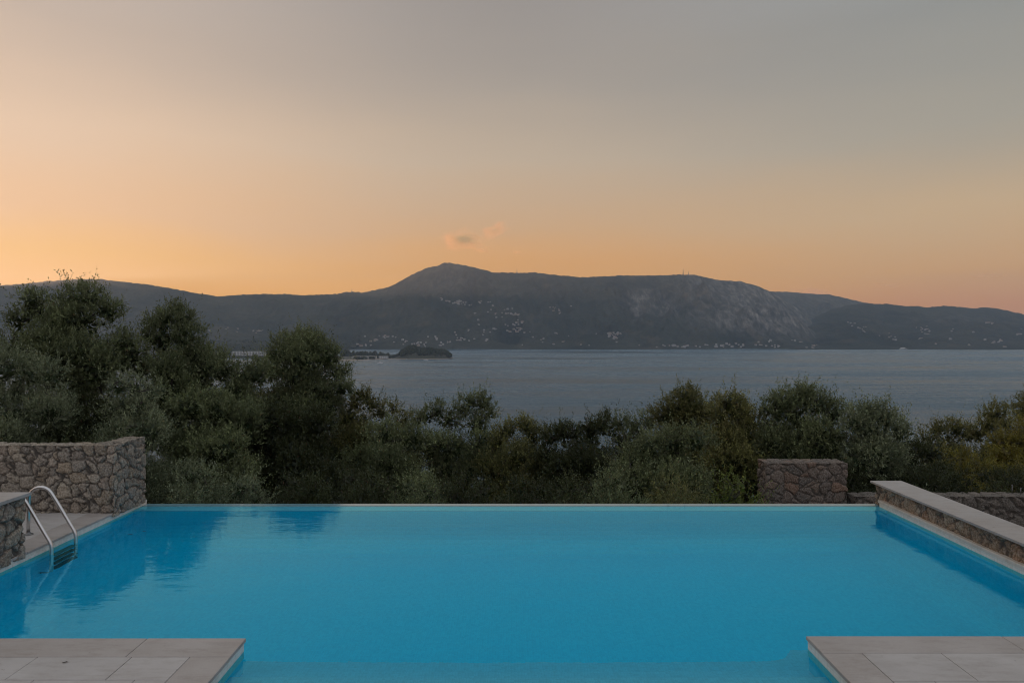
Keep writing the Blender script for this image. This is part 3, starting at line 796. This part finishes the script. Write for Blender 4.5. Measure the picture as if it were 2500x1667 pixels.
# ---- masts on the ridges
def ridge_top(px):
    u = (px-CX)/F; Yc = np.arange(3600, 7800, 8.0); H, _ = terrain(u*Yc, Yc)
    k = np.argmax((H-CAMH)/Yc); return Vector((u*Yc[k], Yc[k], H[k]))
def mastobj(px, hpx, lab, dish=False):
    P = ridge_top(px); h = hpx/F*P.y; e = empty('radio_mast', P, lab, 'radio mast', 'radio masts on the ridge')
    b = MB(); x, y, z = P; w = h*.05+1.0
    for sx in (-1,1):
        for sy in (-1,1): b.tube([(x+sx*w,y+sy*w,z-3),(x+sx*.4,y+sy*.4,z+h*.8)], .55, 5)
    for k in range(7):
        zz = z+h*.8*k/7; ww = w+(.4-w)*k/7
        b.tube([(x-ww,y-ww,zz),(x+ww,y-ww,zz+h*.11)], .3, 4); b.tube([(x+ww,y-ww,zz),(x-ww,y-ww,zz+h*.11)], .3, 4)
    b.tube([(x,y,z+h*.78),(x,y,z+h)], .7, 6); b.build('lattice', M['mast'], e)
    c = MB(); c.box(x-5, x+5, y-3, y+3, z-4, z+4); c.build('hut', M['white'], e)
mastobj(1262, 9.5, 'lone radio mast on the ridge just right of the mountain peak')
mastobj(859, 8, 'small radio mast on the knoll left of the peak')
mastobj(1668, 16, 'tallest radio mast of the pair on the long central ridge')
mastobj(1681, 9, 'shorter radio mast of the pair on the long central ridge')

# ---- boats
def hull(b, L, Wd, H, x, y, z, mi=0):
    n = 9; rings = []
    for i in range(n):
        t = i/(n-1); w = Wd/2*math.sin(min(1, (1-t)*1.6+.02)*math.pi/2)*(.75+.25*math.sin(math.pi*min(1, t*2+.3)/2)) if t < .999 else .03
        xx = x-L/2+L*t; sh = H*(1+.25*t*t)
        rings.append([(xx,y-w,z+sh),(xx-L*.02*t,y-w*.8,z+sh*.4),(xx-L*.05*t,y,z-.3),(xx-L*.02*t,y+w*.8,z+sh*.4),(xx,y+w,z+sh)])
    n0 = len(b.v)
    for r_ in rings: b.v += r_
    for i in range(n-1):
        for k in range(4): b.f.append((n0+i*5+k, n0+i*5+k+1, n0+(i+1)*5+k+1, n0+(i+1)*5+k)); b.m.append(mi); b.sm.append(True)
        b.f.append((n0+i*5, n0+(i+1)*5, n0+(i+1)*5+4, n0+i*5+4)); b.m.append(mi); b.sm.append(False)
    b.f.append(tuple(n0+k for k in range(5))); b.m.append(mi); b.sm.append(False)
def yacht(px, py, L, mh, lab, sails=False):
    Y = (CAMH-SEA)/((py-HY)/F); x = (px-CX)/F*Y; z = SEA
    e = empty('sailing_yacht', (x,Y,z), lab, 'yacht', 'sailing yachts on the bay')
    b = MB(); hull(b, L, L*.3, L*.11, x, Y, z); b.build('hull', M['hull'], e)
    MB().box(x-L*.15, x+L*.18, Y-L*.08, Y+L*.08, z+L*.10, z+L*.17, bev=.2).build('cabin', M['hull'], e)
    MB().tube([(x+.02*L,Y,z+L*.1),(x+.02*L,Y,z+mh)], .22, 6).build('mast', M['mast'], e)
    MB().tube([(x+.02*L,Y,z+L*.22),(x-.38*L,Y,z+L*.22)], .2, 6).build('boom', M['mast'], e)
    if sails:
        for pts in (((-.36,.0,.26),(.0,.5,.26),(.0,0,1)), ((.48,0,.14),(.05,.6,.18),(.04,0,.92))):
            s_ = MB(); A, B_, C_ = [Vector((x+p[0]*L, Y+p[1], z+(p[2]*mh if p[2] > .3 else p[2]*L))) for p in pts]
            G = 6
            for i in range(G):
                for k in (0,):
                    t0, t1 = i/G, (i+1)/G
                    bl = lambda t: Vector((0, .9*math.sin(math.pi*t), 0))
                    s_.quad(tuple(A.lerp(C_,t0)+bl(t0)), tuple(B_.lerp(C_,t0)+bl(t0)*.3), tuple(B_.lerp(C_,t1)+bl(t1)*.3), tuple(A.lerp(C_,t1)+bl(t1)))
            s_.build('sail', M['sail'], e)
yacht(1275, 851.5, 22, 27, 'sailing yacht with raised white sails far out near the opposite shore', True)
yacht(998, 877.5, 17, 24, 'moored yacht with bare mast in front of the middle of the headland')
yacht(1040, 879, 15, 20, 'moored yacht with bare mast just off the headland tip')
def motorboat(px, py, L, lab):
    Y = (CAMH-SEA)/((py-HY)/F); x = (px-CX)/F*Y; z = SEA
    e = empty('motor_boat', (x,Y,z), lab, 'motor boat')
    b = MB(); hull(b, L, L*.32, L*.13, x, Y, z); b.build('hull', M['hull'], e)
    MB().box(x-L*.22, x+L*.15, Y-L*.1, Y+L*.1, z+L*.13, z+L*.24, bev=.3).build('cabin', M['hull'], e)
    MB().box(x-L*.2, x+L*.13, Y-L*.1-.08, Y-L*.1-.02, z+L*.17, z+L*.21).build('windows', M['glassdark'], e)
    MB().tube([(x-L*.05,Y,z+L*.24),(x-L*.05,Y,z+L*.45)], .12, 6).build('aerial', M['mast'], e)
motorboat(928, 887, 15, 'small white motor boat moored left of the headland yachts')
fY = (CAMH-SEA)/((852.8-HY)/F); fx = (2206-CX)/F*fY
fe = empty('ferry', (fx,fY,SEA), 'white ferry under way close to the far right shore', 'ferry')
b = MB(); hull(b, 40, 9, 4, fx, fY, SEA); b.build('hull', M['hull'], fe)
b = MB(); b.box(fx-17, fx+9, fY-3.6, fY+3.6, SEA+4, SEA+6.6, bev=.3); b.box(fx-13, fx+5, fY-3, fY+3, SEA+6.6, SEA+9, bev=.3); b.build('superstructure', M['hull'], fe)
b = MB()
for k in range(12): b.box(fx-16+k*2.05, fx-14.9+k*2.05, fY-3.68, fY-3.62, SEA+4.9, SEA+5.8)
b.build('windows', M['glassdark'], fe)
MB().box(fx-9, fx-6.5, fY-1.2, fY+1.2, SEA+9, SEA+12, bev=.4).build('funnel', M['mast'], fe)

# ================================================================== NEAR GROUND
def gz(X, Y):
    X = np.asarray(X, float); Y = np.asarray(Y, float)
    d = np.maximum(Y-11.9, 0)
    z = -2.3 - .27*d - .0006*d*d
    z = np.where(Y < 11.9, -2.3, z) + .5*(fbm(X/6, Y/6, 4, 3)-.5)
    return np.maximum(z, SEA-.6)
xs = np.concatenate([np.linspace(-900,-60,15)[:-1], np.linspace(-60,60,121), np.linspace(60,900,15)[1:]])
ys = np.concatenate([np.linspace(10.94,70,90), np.linspace(70,460,60)[1:]])
V, Fc = grid_mesh(xs, ys, gz)
tag(link('hillside', np_mesh('hillside', V, Fc, True), M['ground']), 'steep dry slope falling from the pool to the sea', kind='structure')
V, Fc = grid_mesh(np.linspace(-200,200,41), np.linspace(-200,10.9,41), lambda X, Y: -1.9+.0*X)
V[:,2] = -1.9
tag(link('ground', np_mesh('ground', V, Fc, True), M['ground']), 'ground under the terrace', kind='structure')
MB().box(-60, XL-.36, 10.6, 10.93, -3.2, -.02).build('terrace_wall', M['stone'])
bpy.data.objects['terrace_wall']['kind'] = 'structure'

# ================================================================== TREES
def leaves(name, lumps, per_m2, L, Wd, mat, parent, seed, core=True):
    rs = np.random.RandomState(seed)
    c = np.array([l[:3] for l in lumps]); r = np.array([l[3:6] for l in lumps])
    area = 4*math.pi*(r.prod(1)**(2/3.)); K = 11
    n = int(area.sum()*per_m2/K)
    li = rs.choice(len(lumps), n, p=area/area.sum())
    NS = 30; sub = rs.normal(size=(len(lumps),NS,3)); sub /= np.linalg.norm(sub, axis=2, keepdims=True)
    sj = rs.randint(0, NS, n); subr = rs.uniform(.82, 1.12, (len(lumps),NS)); subt = rs.rand(len(lumps),NS)
    d = sub[li,sj] + rs.normal(size=(n,3))*.29*(1+1.5*(rs.rand(n,1) < .2)); d /= np.linalg.norm(d, axis=1, keepdims=True)
    flip = (d[:,2] < -.25) & (rs.rand(n) < .55); d[flip,2] *= -1
    q = 1-np.abs(rs.normal(size=n))*.20; q = np.clip(q, .25, 1.06)
    # uneven outline: push each lump's surface in and out with direction
    wob = .14*np.sin(d[:,0]*5+li*1.7)+.12*np.sin(d[:,1]*7+li*2.9)+.14*np.sin(d[:,2]*6+li)
    base = c[li]+d*r[li]*(q*(1+wob)*subr[li,sj])[:,None]
    sdv = d*.75+np.array([0,0,.75])+rs.normal(size=(n,3))*.38; sdv /= np.linalg.norm(sdv, axis=1, keepdims=True)
    sl = rs.uniform(.10,.28,n)*(1+1.5*(rs.rand(n) < .12)); 
    t = (np.arange(K)+.5)/K
    p0 = base[:,None,:]+sdv[:,None,:]*(sl[:,None]*t[None,:])[:,:,None]
    a1 = np.cross(sdv, np.array([.31,.2,.93])); a1 /= np.linalg.norm(a1, axis=1, keepdims=True)+1e-9; a2 = np.cross(sdv, a1)
    ph = rs.uniform(0,6.28,n)[:,None]+np.arange(K)[None,:]*2.4
    perp = a1[:,None,:]*np.cos(ph)[:,:,None]+a2[:,None,:]*np.sin(ph)[:,:,None]
    ang = rs.uniform(.45,1.0,(n,K))[:,:,None]
    ld = sdv[:,None,:]*np.cos(ang)+perp*np.sin(ang)+rs.normal(size=(n,K,3))*.12
    ld /= np.linalg.norm(ld, axis=2, keepdims=True)
    wd = np.cross(ld, rs.normal(size=(n,K,3))*.5+np.array([0,0,1.])); wd /= np.linalg.norm(wd, axis=2, keepdims=True)+1e-9
    ll = L*rs.uniform(.7,1.25,(n,K))[:,:,None]; ww = Wd*rs.uniform(.8,1.2,(n,K))[:,:,None]/2
    tip = p0+ld*ll; m1 = p0+ld*ll*.48+wd*ww; m2 = p0+ld*ll*.48-wd*ww
    V = np.stack([p0, m1, tip, m2], 2).reshape(-1,3)
    tint = np.clip(.22*rs.rand(n)[:,None]+.22*rs.rand(n,K)+.30*subt[li,sj][:,None]+.26*rs.rand(len(lumps))[li][:,None], 0, .92)
    tint = np.where(rs.rand(n,K) < .012, 1., tint).reshape(-1)
    if core:   # broad leaves added inside to block light, shade painted in by darkest tint
        m = int(area.sum()*per_m2*.08); lj = rs.choice(len(lumps), m, p=area/area.sum())
        dd = rs.normal(size=(m,3)); dd /= np.linalg.norm(dd, axis=1, keepdims=True)
        P = c[lj]+dd*r[lj]*(rs.rand(m)**.6*.72)[:,None]
        e1 = rs.normal(size=(m,3)); e1 /= np.linalg.norm(e1, axis=1, keepdims=True); e2 = np.cross(e1, dd); e2 /= np.linalg.norm(e2, axis=1, keepdims=True)+1e-9
        s1 = L*2.2; s2 = Wd*3.2
        V = np.concatenate([V, np.stack([P, P+e1*s1*.5+e2*s2*.5, P+e1*s1, P+e1*s1*.5-e2*s2*.5], 1).reshape(-1,3)])
        tint = np.concatenate([tint, np.zeros(m)])
    nf = len(V)//4
    me = np_mesh(name, V, np.arange(nf*4).reshape(-1,4))
    a = me.attributes.new('tint', 'FLOAT', 'FACE'); a.data.foreach_set('value', tint.astype(np.float32))
    return link(name, me, mat, parent)

def limbs(base, lumps, r0, seed, parent):
    rnd = random.Random(seed); b = MB(); base = Vector(base)
    cen = sum((Vector(l[:3]) for l in lumps), Vector())/len(lumps)
    fork = base.lerp(cen, .35); fork.z = base.z+(cen.z-base.z)*.4
    P = []; R_ = []
    for k in range(7):
        t = k/6; p = base.lerp(fork, t)+Vector((math.sin(t*4+seed)*.10*t*(1-t)*4, math.cos(t*3+seed)*.08*t, 0)); P.append(p-Vector((0,0,.3*(1-t)))); R_.append(r0*(1.35-.7*t) if k else r0*1.7)
    b.tube(P, R_, 12)
    done = []
    for l in sorted(lumps, key=lambda l: (Vector(l[:3])-fork).length):
        c = Vector(l[:3]); st = min(done, key=lambda q: (q-c).length) if len(done) > 3 else fork
        F0 = st; mid = F0.lerp(c, .5)+Vector((rnd.uniform(-.3,.3), rnd.uniform(-.3,.3), rnd.uniform(-.1,.35)))
        pts = [F0]
        for k in range(1,7):
            t = k/6; pts.append(F0*(1-t)**2+mid*2*t*(1-t)+c*t*t+Vector((rnd.uniform(-.05,.05),)*3))
        done.append(c); rr_ = r0*rnd.uniform(.22,.36)*(1 if F0 is fork else .55); b.tube(pts, [rr_*(1-.13*k) for k in range(7)], 7)
        for q in range(6):     # twigs running out through the lump
            dv = Vector((rnd.gauss(0,1), rnd.gauss(0,1), rnd.gauss(.4,1))).normalized()
            e = c+Vector((dv.x*l[3], dv.y*l[4], dv.z*l[5]))*rnd.uniform(.7,1.0)
            m2 = c.lerp(e, .5)+Vector((rnd.uniform(-.1,.1), rnd.uniform(-.1,.1), rnd.uniform(0,.12)))
            s0 = pts[rnd.choice((3,4,5,6))]
            b.tube([s0, m2, e], [rr_*.32, rr_*.2, .004], 5, cap=False)
    return b.build('trunk', M['bark'], parent)

TC = [0]
def tree(kind, label, cat, px, Z, tops, body, mat, group=None, dens=1080, L=.070, Wd=.025, r0=.13, depth=.8, fill=1.0):
    """tops: (px, py, r px) lumps that shape the outline; body: (cx, cy, hw, hh, count) filled with lumps behind and below"""
    TC[0] += 1; seed = TC[0]*7+1; rnd = random.Random(seed)
    k = Z/F; lumps = []
    for (a, b, r) in tops:
        x, y, z = W(a, b, Z+rnd.uniform(-.3,.3)*depth); lumps.append((x, y, z, r*k, r*k*rnd.uniform(.85,1.15), r*k*rnd.uniform(.85,1.0)))
    for (cx, cy, hw, hh, cnt) in body:
        for _ in range(cnt):
            while True:
                u, v = rnd.uniform(-1,1), rnd.uniform(-1,1)
                if u*u+v*v < 1: break
            r = min(hw, hh)*rnd.uniform(.30,.46)
            x, y, z = W(cx+u*(hw-r), cy+v*(hh-r), Z+rnd.uniform(-1,1)*hw*k*depth*.75)
            lumps.append((x, y, z, r*k*rnd.uniform(.9,1.2), r*k*rnd.uniform(.9,1.2), r*k*rnd.uniform(.75,1.0)))
    allx = [t_[0] for t_ in tops]; x0, x1 = min(allx)-15, max(allx)+15; ymin = sum(t_[1] for t_ in tops)/len(tops)
    w = (x1-x0); nfill = int(10*fill)
    for q in range(nfill):     # foliage down to the lower skirts of the crown
        r = rnd.uniform(34, 50)*17/Z; a = rnd.uniform(x0, x1); b_ = rnd.uniform(ymin+70, 1262)
        if b_ > 1262: b_ = 1262
        x, y, z = W(a, b_, Z+rnd.uniform(-.9,.9)); lumps.append((x, y, z, r*k*1.1, r*k*1.1, r*k*.95))
    bx = (px-CX)/F*Z; bz = float(gz(bx, Z)); base = (bx, Z, bz)
    e = empty(kind, base, label, cat, group)
    limbs(base, lumps, r0, seed, e)
    leaves('crown', lumps, dens, L, Wd, M[mat], e, seed)
    return e
G1 = 'olive trees beyond the pool'
tree('olive_tree', 'tallest olive tree, its sparse twigs reaching above the skyline behind the rubble wall', 'olive tree', 170, 17,
     [(78,738,32),(48,785,32),(100,770,32),(178,735,34),(222,728,36),(262,765,40),(200,790,55),(135,820,50),(305,838,30),(40,850,40),(160,770,30),(328,868,32),(345,905,36),(300,890,36)], [(165,900,190,130,16)], 'olive', G1, dens=850, r0=.2, fill=2)
tree('olive_tree', 'second tallest olive tree with a pointed twin top, right of the tallest', 'olive tree', 425, 17.5,
     [(424,758,20),(408,780,26),(446,785,26),(372,792,20),(400,830,44),(455,830,38),(480,870,36),(365,825,22),(508,900,28)], [(430,960,110,120,11)], 'olive', G1, r0=.17)
tree('olive_tree', 'rounded olive tree standing alone against the bay left of the headland', 'olive tree', 735, 19.5,
     [(725,838,38),(765,850,40),(690,862,36),(735,885,60),(800,880,34),(825,912,28),(670,905,40),(835,950,24)], [(740,985,105,110,12)], 'olive', G1, r0=.17)
tree('olive_tree', 'low olive tree filling the dip before the white hotel', 'olive tree', 575, 18.5,
     [(540,905,38),(590,925,34),(630,918,34),(520,880,28)], [(580,1010,100,95,11)], 'olive', G1)
tree('olive_tree', 'silvery olive tree in front at the left picture edge, over the rubble wall', 'olive tree', 50, 14,
     [(20,905,42),(70,912,42),(120,920,36),(0,880,34)], [(50,1010,120,90,10)], 'olive_grey', G1, L=.06, Wd=.018)
tree('olive_tree', 'small pale silvery olive tree with upright tips in front of the two tallest', 'olive tree', 330, 14.3,
     [(290,948,26),(325,945,28),(365,965,26),(300,1000,40)], [(335,1050,75,90,9)], 'olive_grey', G1, L=.058, Wd=.017)
tree('olive_tree', 'dark olive tree between the rubble wall corner and the pale silvery one', 'olive tree', 200, 16,
     [(190,1000,50),(240,1030,45)], [(200,1090,120,80,9)], 'dark', G1)
tree('olive_tree', 'broad dark olive tree filling the space under the pointed twin top', 'olive tree', 520, 16,
     [(470,1000,45),(540,1010,45),(600,1040,45)], [(530,1110,140,100,12)], 'olive', G1)
tree('olive_tree', 'dark olive tree at the foot of the rounded one', 'olive tree', 700, 17,
     [(660,1030,45),(720,1050,45),(780,1040,40)], [(710,1130,130,95,11)], 'dark', G1)
tree('olive_tree', 'thin crowned olive tree with sky showing through, right of the rounded one', 'olive tree', 890, 20,
     [(885,968,20),(865,985,26),(905,990,28),(930,1010,26),(850,1020,30),(965,1000,20),(985,1030,22)], [(900,1090,100,80,9)], 'olive_warm', G1, dens=640)
tree('olive_tree', 'dark wide olive tree low in the centre left behind the pool edge', 'olive tree', 960, 18,
     [(940,1070,40),(1010,1075,36)], [(960,1150,150,85,11)], 'olive', G1)
tree('olive_tree', 'umbrella shaped olive tree standing up against the water in the centre', 'olive tree', 1160, 21,
     [(1155,985,26),(1180,985,26),(1130,1000,24),(1195,1010,20),(1070,1005,22),(1045,1020,24),(1095,1030,30),(1165,1040,34),(1015,1030,20)], [(1120,1110,120,70,8)], 'olive', G1, dens=700)
tree('olive_tree', 'small olive tree with two short tops right of the umbrella shaped one', 'olive tree', 1280, 20,
     [(1240,1052,20),(1282,1042,22),(1300,1062,22),(1215,1080,26),(1335,1066,18)], [(1270,1140,110,75,8)], 'olive_warm', G1)
tree('olive_tree', 'low dark olive tree at the lowest dip of the tree line', 'olive tree', 1385, 19,
     [(1370,1062,24),(1400,1062,26),(1440,1050,28),(1345,1070,26),(1470,1040,24)], [(1390,1150,110,75,9)], 'dark', G1)
tree('olive_tree', 'open branched olive tree with gaps of sea showing through its limbs', 'olive tree', 1530, 21,
     [(1505,1035,26),(1545,1045,22),(1490,1060,24),(1585,1030,24),(1565,1060,24)], [(1530,1160,80,50,4)], 'olive', G1, dens=700)
tree('olive_tree', 'dark olive tree whose rounded top stands highest on the right side', 'olive tree', 1670, 20,
     [(1672,972,28),(1650,998,34),(1700,998,36),(1735,1018,28),(1620,1020,28),(1665,1040,55)], [(1665,1090,90,75,8)], 'olive_warm', G1)
tree('olive_tree', 'light green bushy olive tree in front, below the highest right hand top', 'olive tree', 1620, 15.5,
     [(1580,1100,40),(1640,1085,40),(1700,1080,38),(1550,1130,36)], [(1630,1160,120,75,10)], 'olive', G1, L=.06)
tree('olive_tree', 'yellowish tipped olive tree right of the highest right hand top', 'olive tree', 1790, 18,
     [(1775,988,28),(1800,1010,32),(1760,1030,40),(1830,1030,34)], [(1790,1110,90,90,9)], 'olive_warm', G1)
tree('olive_tree', 'wide olive tree with spiky tips directly behind the squat stone block', 'olive tree', 1960, 18,
     [(1915,985,32),(1960,975,30),(2000,990,32),(2035,1015,34),(1940,1020,45),(1890,1005,30),(1975,962,14)], [(1960,1100,115,95,12)], 'olive', G1)
tree('olive_tree', 'silvery olive tree behind the far end of the capped wall', 'olive tree', 2140, 17,
     [(2115,1010,28),(2160,1022,34),(2085,1035,32),(2195,1060,30),(2130,1060,45)], [(2140,1120,95,75,9)], 'olive_grey', G1)
tree('olive_tree', 'dark low olive tree between silvery and yellowing trees', 'olive tree', 2230, 18,
     [(2225,1110,30),(2190,1130,34),(2270,1105,30)], [(2230,1160,100,55,7)], 'dark', G1)
tree('deciduous_tree', 'soft crowned brownish green tree nearest the gap of sea on the right', 'tree', 2310, 24,
     [(2290,1050,24),(2330,1052,26),(2365,1062,24),(2265,1072,20)], [(2320,1125,80,70,9)], 'olive_warm', 'yellowing trees on the right', dens=900, L=.055, Wd=.028)
tree('deciduous_tree', 'round topped olive brown tree second from the right edge', 'tree', 2430, 23,
     [(2430,1012,28),(2410,1040,28),(2455,1040,28),(2385,1060,24)], [(2420,1110,70,75,9)], 'olive_warm', 'yellowing trees on the right', dens=900, L=.055, Wd=.028)
tree('deciduous_tree', 'bright yellow green tree cut by the right picture edge', 'tree', 2480, 20,
     [(2450,1085,26),(2495,1080,30),(2520,1050,34)], [(2490,1140,75,60,8)], 'yellow', 'yellowing trees on the right', dens=800, L=.055, Wd=.032)
tree('deciduous_tree', 'tall warm green tree rising at the right picture edge behind the yellow one', 'tree', 2540, 24,
     [(2500,1010,34),(2540,985,40),(2580,1000,45)], [(2550,1090,90,90,8)], 'olive_warm', 'yellowing trees on the right', dens=800, L=.055, Wd=.03)
tree('deciduous_tree', 'golden leaved low tree under the brownish green one', 'tree', 2330, 19,
     [(2300,1115,24),(2350,1120,26),(2390,1140,24)], [(2340,1160,90,45,7)], 'yellow', 'yellowing trees on the right', dens=520, L=.05, Wd=.028, r0=.07)
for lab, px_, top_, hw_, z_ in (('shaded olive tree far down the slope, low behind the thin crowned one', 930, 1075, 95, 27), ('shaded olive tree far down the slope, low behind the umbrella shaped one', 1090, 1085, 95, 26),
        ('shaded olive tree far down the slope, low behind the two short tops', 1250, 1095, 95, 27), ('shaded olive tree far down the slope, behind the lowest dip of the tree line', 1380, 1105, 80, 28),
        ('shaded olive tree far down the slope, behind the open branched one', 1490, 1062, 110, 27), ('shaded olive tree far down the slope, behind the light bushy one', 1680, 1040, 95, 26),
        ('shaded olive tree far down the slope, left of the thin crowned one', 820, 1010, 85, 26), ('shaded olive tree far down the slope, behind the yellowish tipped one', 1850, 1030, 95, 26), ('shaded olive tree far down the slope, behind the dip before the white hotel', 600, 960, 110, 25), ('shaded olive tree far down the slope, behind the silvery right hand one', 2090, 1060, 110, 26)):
    tree('olive_tree', lab, 'olive tree', px_, z_, [(px_-hw_*.45, top_+24, 26), (px_+hw_*.3, top_+20, 28), (px_+hw_*.7, top_+34, 24), (px_-hw_*.85, top_+40, 24)], [(px_, top_+95, hw_, 85, 10)], 'dark', G1, dens=620, L=.085, Wd=.032, fill=.6)  # back row wears the darkest leaf colour, its shade painted in
tree('olive_tree', 'tall olive tree just outside the left picture edge', 'olive tree', -150, 16.5,
     [(-100,760,60),(-170,740,60),(-230,800,70)], [(-150,930,160,180,12)], 'olive', G1, dens=600)
# shrubs along the outer foot of the pool
G2 = 'shrubs along the outer edge of the pool'
def shrub(label, px, top, hw, Z, mat, dens=800, L=.055, Wd=.017, kind='shrub'):
    tree(kind, label, 'shrub', px, Z, [(px-hw*.3, top+hw*.35, hw*.34), (px+hw*.35, top+hw*.45, hw*.32)], [(px, top+hw*.95, hw, hw*.85, 6)], mat, G2, dens, L, Wd, r0=.05, fill=.3)
shrub('silvery shrub close to the rubble wall end', 470, 1130, 78, 13.2, 'olive_grey')
shrub('small silvery shrub right of the one by the rubble wall end', 600, 1165, 62, 13, 'olive_grey')
shrub('dim shrub below the rounded olive tree', 740, 1160, 75, 13.6, 'dark')
shrub('dim shrub left of the pool edge centre', 880, 1150, 80, 14, 'dark')
shrub('grey green shrub just left of the pool edge centre', 1020, 1165, 70, 13.6, 'olive')
shrub('very dark shrub at the pool edge centre', 1150, 1165, 80, 14.3, 'dark')
shrub('dark shrub right of the pool edge centre', 1290, 1165, 80, 14.3, 'dark')
shrub('dim green shrub under the lowest dip of the tree line', 1410, 1170, 70, 13.6, 'dark')
shrub('leafy green shrub with bright fresh shoots in front of the open branched olive', 1490, 1160, 52, 13, 'olive', L=.05)
shrub('shrub dotted with yellow green shoots below the light bushy olive', 1640, 1165, 70, 13, 'olive_warm', L=.05)
shrub('low shrub of bright lime green shoots left of the squat stone block', 1790, 1160, 62, 12.8, 'fresh', dens=330, L=.05, Wd=.022)
shrub('dark shrub in the gap between stone block and capped wall', 2100, 1145, 65, 16.6, 'dark')
shrub('dark rounded shrub behind the low rubble wall', 2260, 1140, 70, 16.4, 'dark')
shrub('deep green rounded shrub behind the low rubble wall near the stakes', 2430, 1140, 75, 16.4, 'dark')
shrub('deep shaded shrub directly behind the squat stone block', 1960, 1130, 80, 16.6, 'dark')
shrub('dark rounded shrub left of the stakes behind the low rubble wall', 2345, 1150, 60, 16.9, 'dark')
shrub('dark shrub cut by the right picture edge behind the low rubble wall', 2500, 1150, 60, 16.9, 'dark')
shrub('dark shrub behind the rubble wall', 190, 1080, 110, 12.8, 'dark')

def deck_leaf(px, py, s_, lab):
    Y = (CAMH-.1)/((py-HY)/F); x = (px-CX)/F*Y; b = MB(); z = .102
    b.v = [(x-s_*1.4,Y,z),(x-s_*.3,Y-s_*.45,z+.003),(x+s_*.9,Y-s_*.2,z+.008),(x+s_*1.5,Y+.008,z+.002),(x+s_*.5,Y+s_*.5,z+.006),(x-s_*.6,Y+s_*.4,z+.002)]
    b.f = [(0,1,2,3,4,5)]; b.m = [0]; b.sm = [False]
    tag(b.build('dry_leaf', M['bark']), lab, 'leaf')
deck_leaf(158, 1617, .017, 'curled dry leaf lying on the grey paver by the left coping')
# leaves afloat on the pool
for k, (px, py, lab) in enumerate(((317, 1305, 'dark fallen leaf floating in the tree reflection on the pool'), (352, 1297, 'small fallen leaf floating farther along the tree reflection'))):
    Y = CAMH/((py-HY)/F); x = (px-CX)/F*Y; b = MB(); s_ = .03-.008*k
    b.v = [(x-s_*1.3,Y,.003),(x-s_*.3,Y-s_*.4,.004),(x+s_,Y-s_*.2,.006),(x+s_*1.5,Y+.01,.004),(x+s_*.5,Y+s_*.5,.005),(x-s_*.6,Y+s_*.4,.004)]
    b.f = [(0,1,2,3,4,5)]; b.m = [0]; b.sm = [False]
    tag(b.build('fallen_leaf', M['dark']), lab, 'leaf', 'leaves floating on the pool')

# ================================================================== CLOUDS
def cloud(px, py, hw, hh, Y, dens, seed, label, thr=.5, g=.45, col=(.98,.50,.23), tilt=0.0):
    x, _, z = W(px, py, Y); k = Y/F
    bm = bmesh.new(); bmesh.ops.create_icosphere(bm, subdivisions=3, radius=1)
    me = bpy.data.meshes.new('cloud'); bm.to_mesh(me); bm.free()
    n = N('cloud_%d' % seed)
    oc = n.n('ShaderNodeTexCoord').outputs['Object']
    ln = n.n('ShaderNodeVectorMath', operation='LENGTH', ins={0: oc}).outputs['Value']
    v = n.mapping(oc, (1.6*hw/hh*.35, 1, 1.6*.7), loc=(seed*3.1, 1, seed))
    ns = n.noise(v, 1.5, 7, .62)
    f = n.math('SUBTRACT', n.math('ADD', ns, n.rng(ln, 0., 1., .16, -.42)), thr)
    d = n.math('MULTIPLY', n.math('MAXIMUM', n.math('MULTIPLY', f, 5.), 0.), dens)
    vs = n.n('ShaderNodeVolumeScatter', ins={'Color': (*col, 1), 'Density': d, 'Anisotropy': g})
    va = n.n('ShaderNodeVolumeAbsorption', ins={'Color': (.99,.58,.24,1), 'Density': n.math('MULTIPLY', d, .36)})  # sunset glow is put into the cloud's scatter and absorption colours
    ad = n.n('ShaderNodeAddShader', ins={0: vs.outputs[0], 1: va.outputs[0]})
    o = link('cloud', me, n.out(None, ad.outputs[0]))
    o.location = (x, Y, z); o.scale = (hw*k, hw*k*.5, hh*k); o.rotation_euler = (0, tilt, 0)
    return tag(o, label, 'cloud')
cloud(1128, 588, 100, 46, 13000, .0078, 2, 'glowing orange cloud above the mountain peak', .33)
cloud(1205, 561, 62, 32, 13100, .0075, 5, 'orange wisp rising to the right of the glowing cloud', .34, tilt=-.5)
cloud(1178, 611, 42, 11, 13200, .010, 7, 'thin orange streak under the glowing cloud', .33)
cloud(1264, 615, 24, 8, 13200, .008, 8, 'tiny orange wisp right of and below the glowing cloud', .33)
cloud(1990, 714, 110, 26, 13000, .0028, 11, 'pinkish grey cloud bank resting on the far brown ridge', .34, col=(.75,.45,.38))
cloud(2170, 696, 90, 9, 13000, .003, 13, 'thin mauve streak of cloud right of the pinkish bank', .32)
cloud(2410, 673, 80, 8, 13000, .003, 14, 'thin grey streak of cloud highest above the right hills', .32)

# ================================================================== HAZE
hz = MB().box(-12500, 12500, -420, 8100, SEA-2, 640)
n = N('haze')
pv = n.n('ShaderNodeVolumePrincipled', ins={'Color': (.58,.75,1.0,1), 'Density': .000075, 'Anisotropy': .64})
o = hz.build('haze', n.out(None, pv.outputs[0])); tag(o, 'thin evening haze over the bay', kind='stuff')
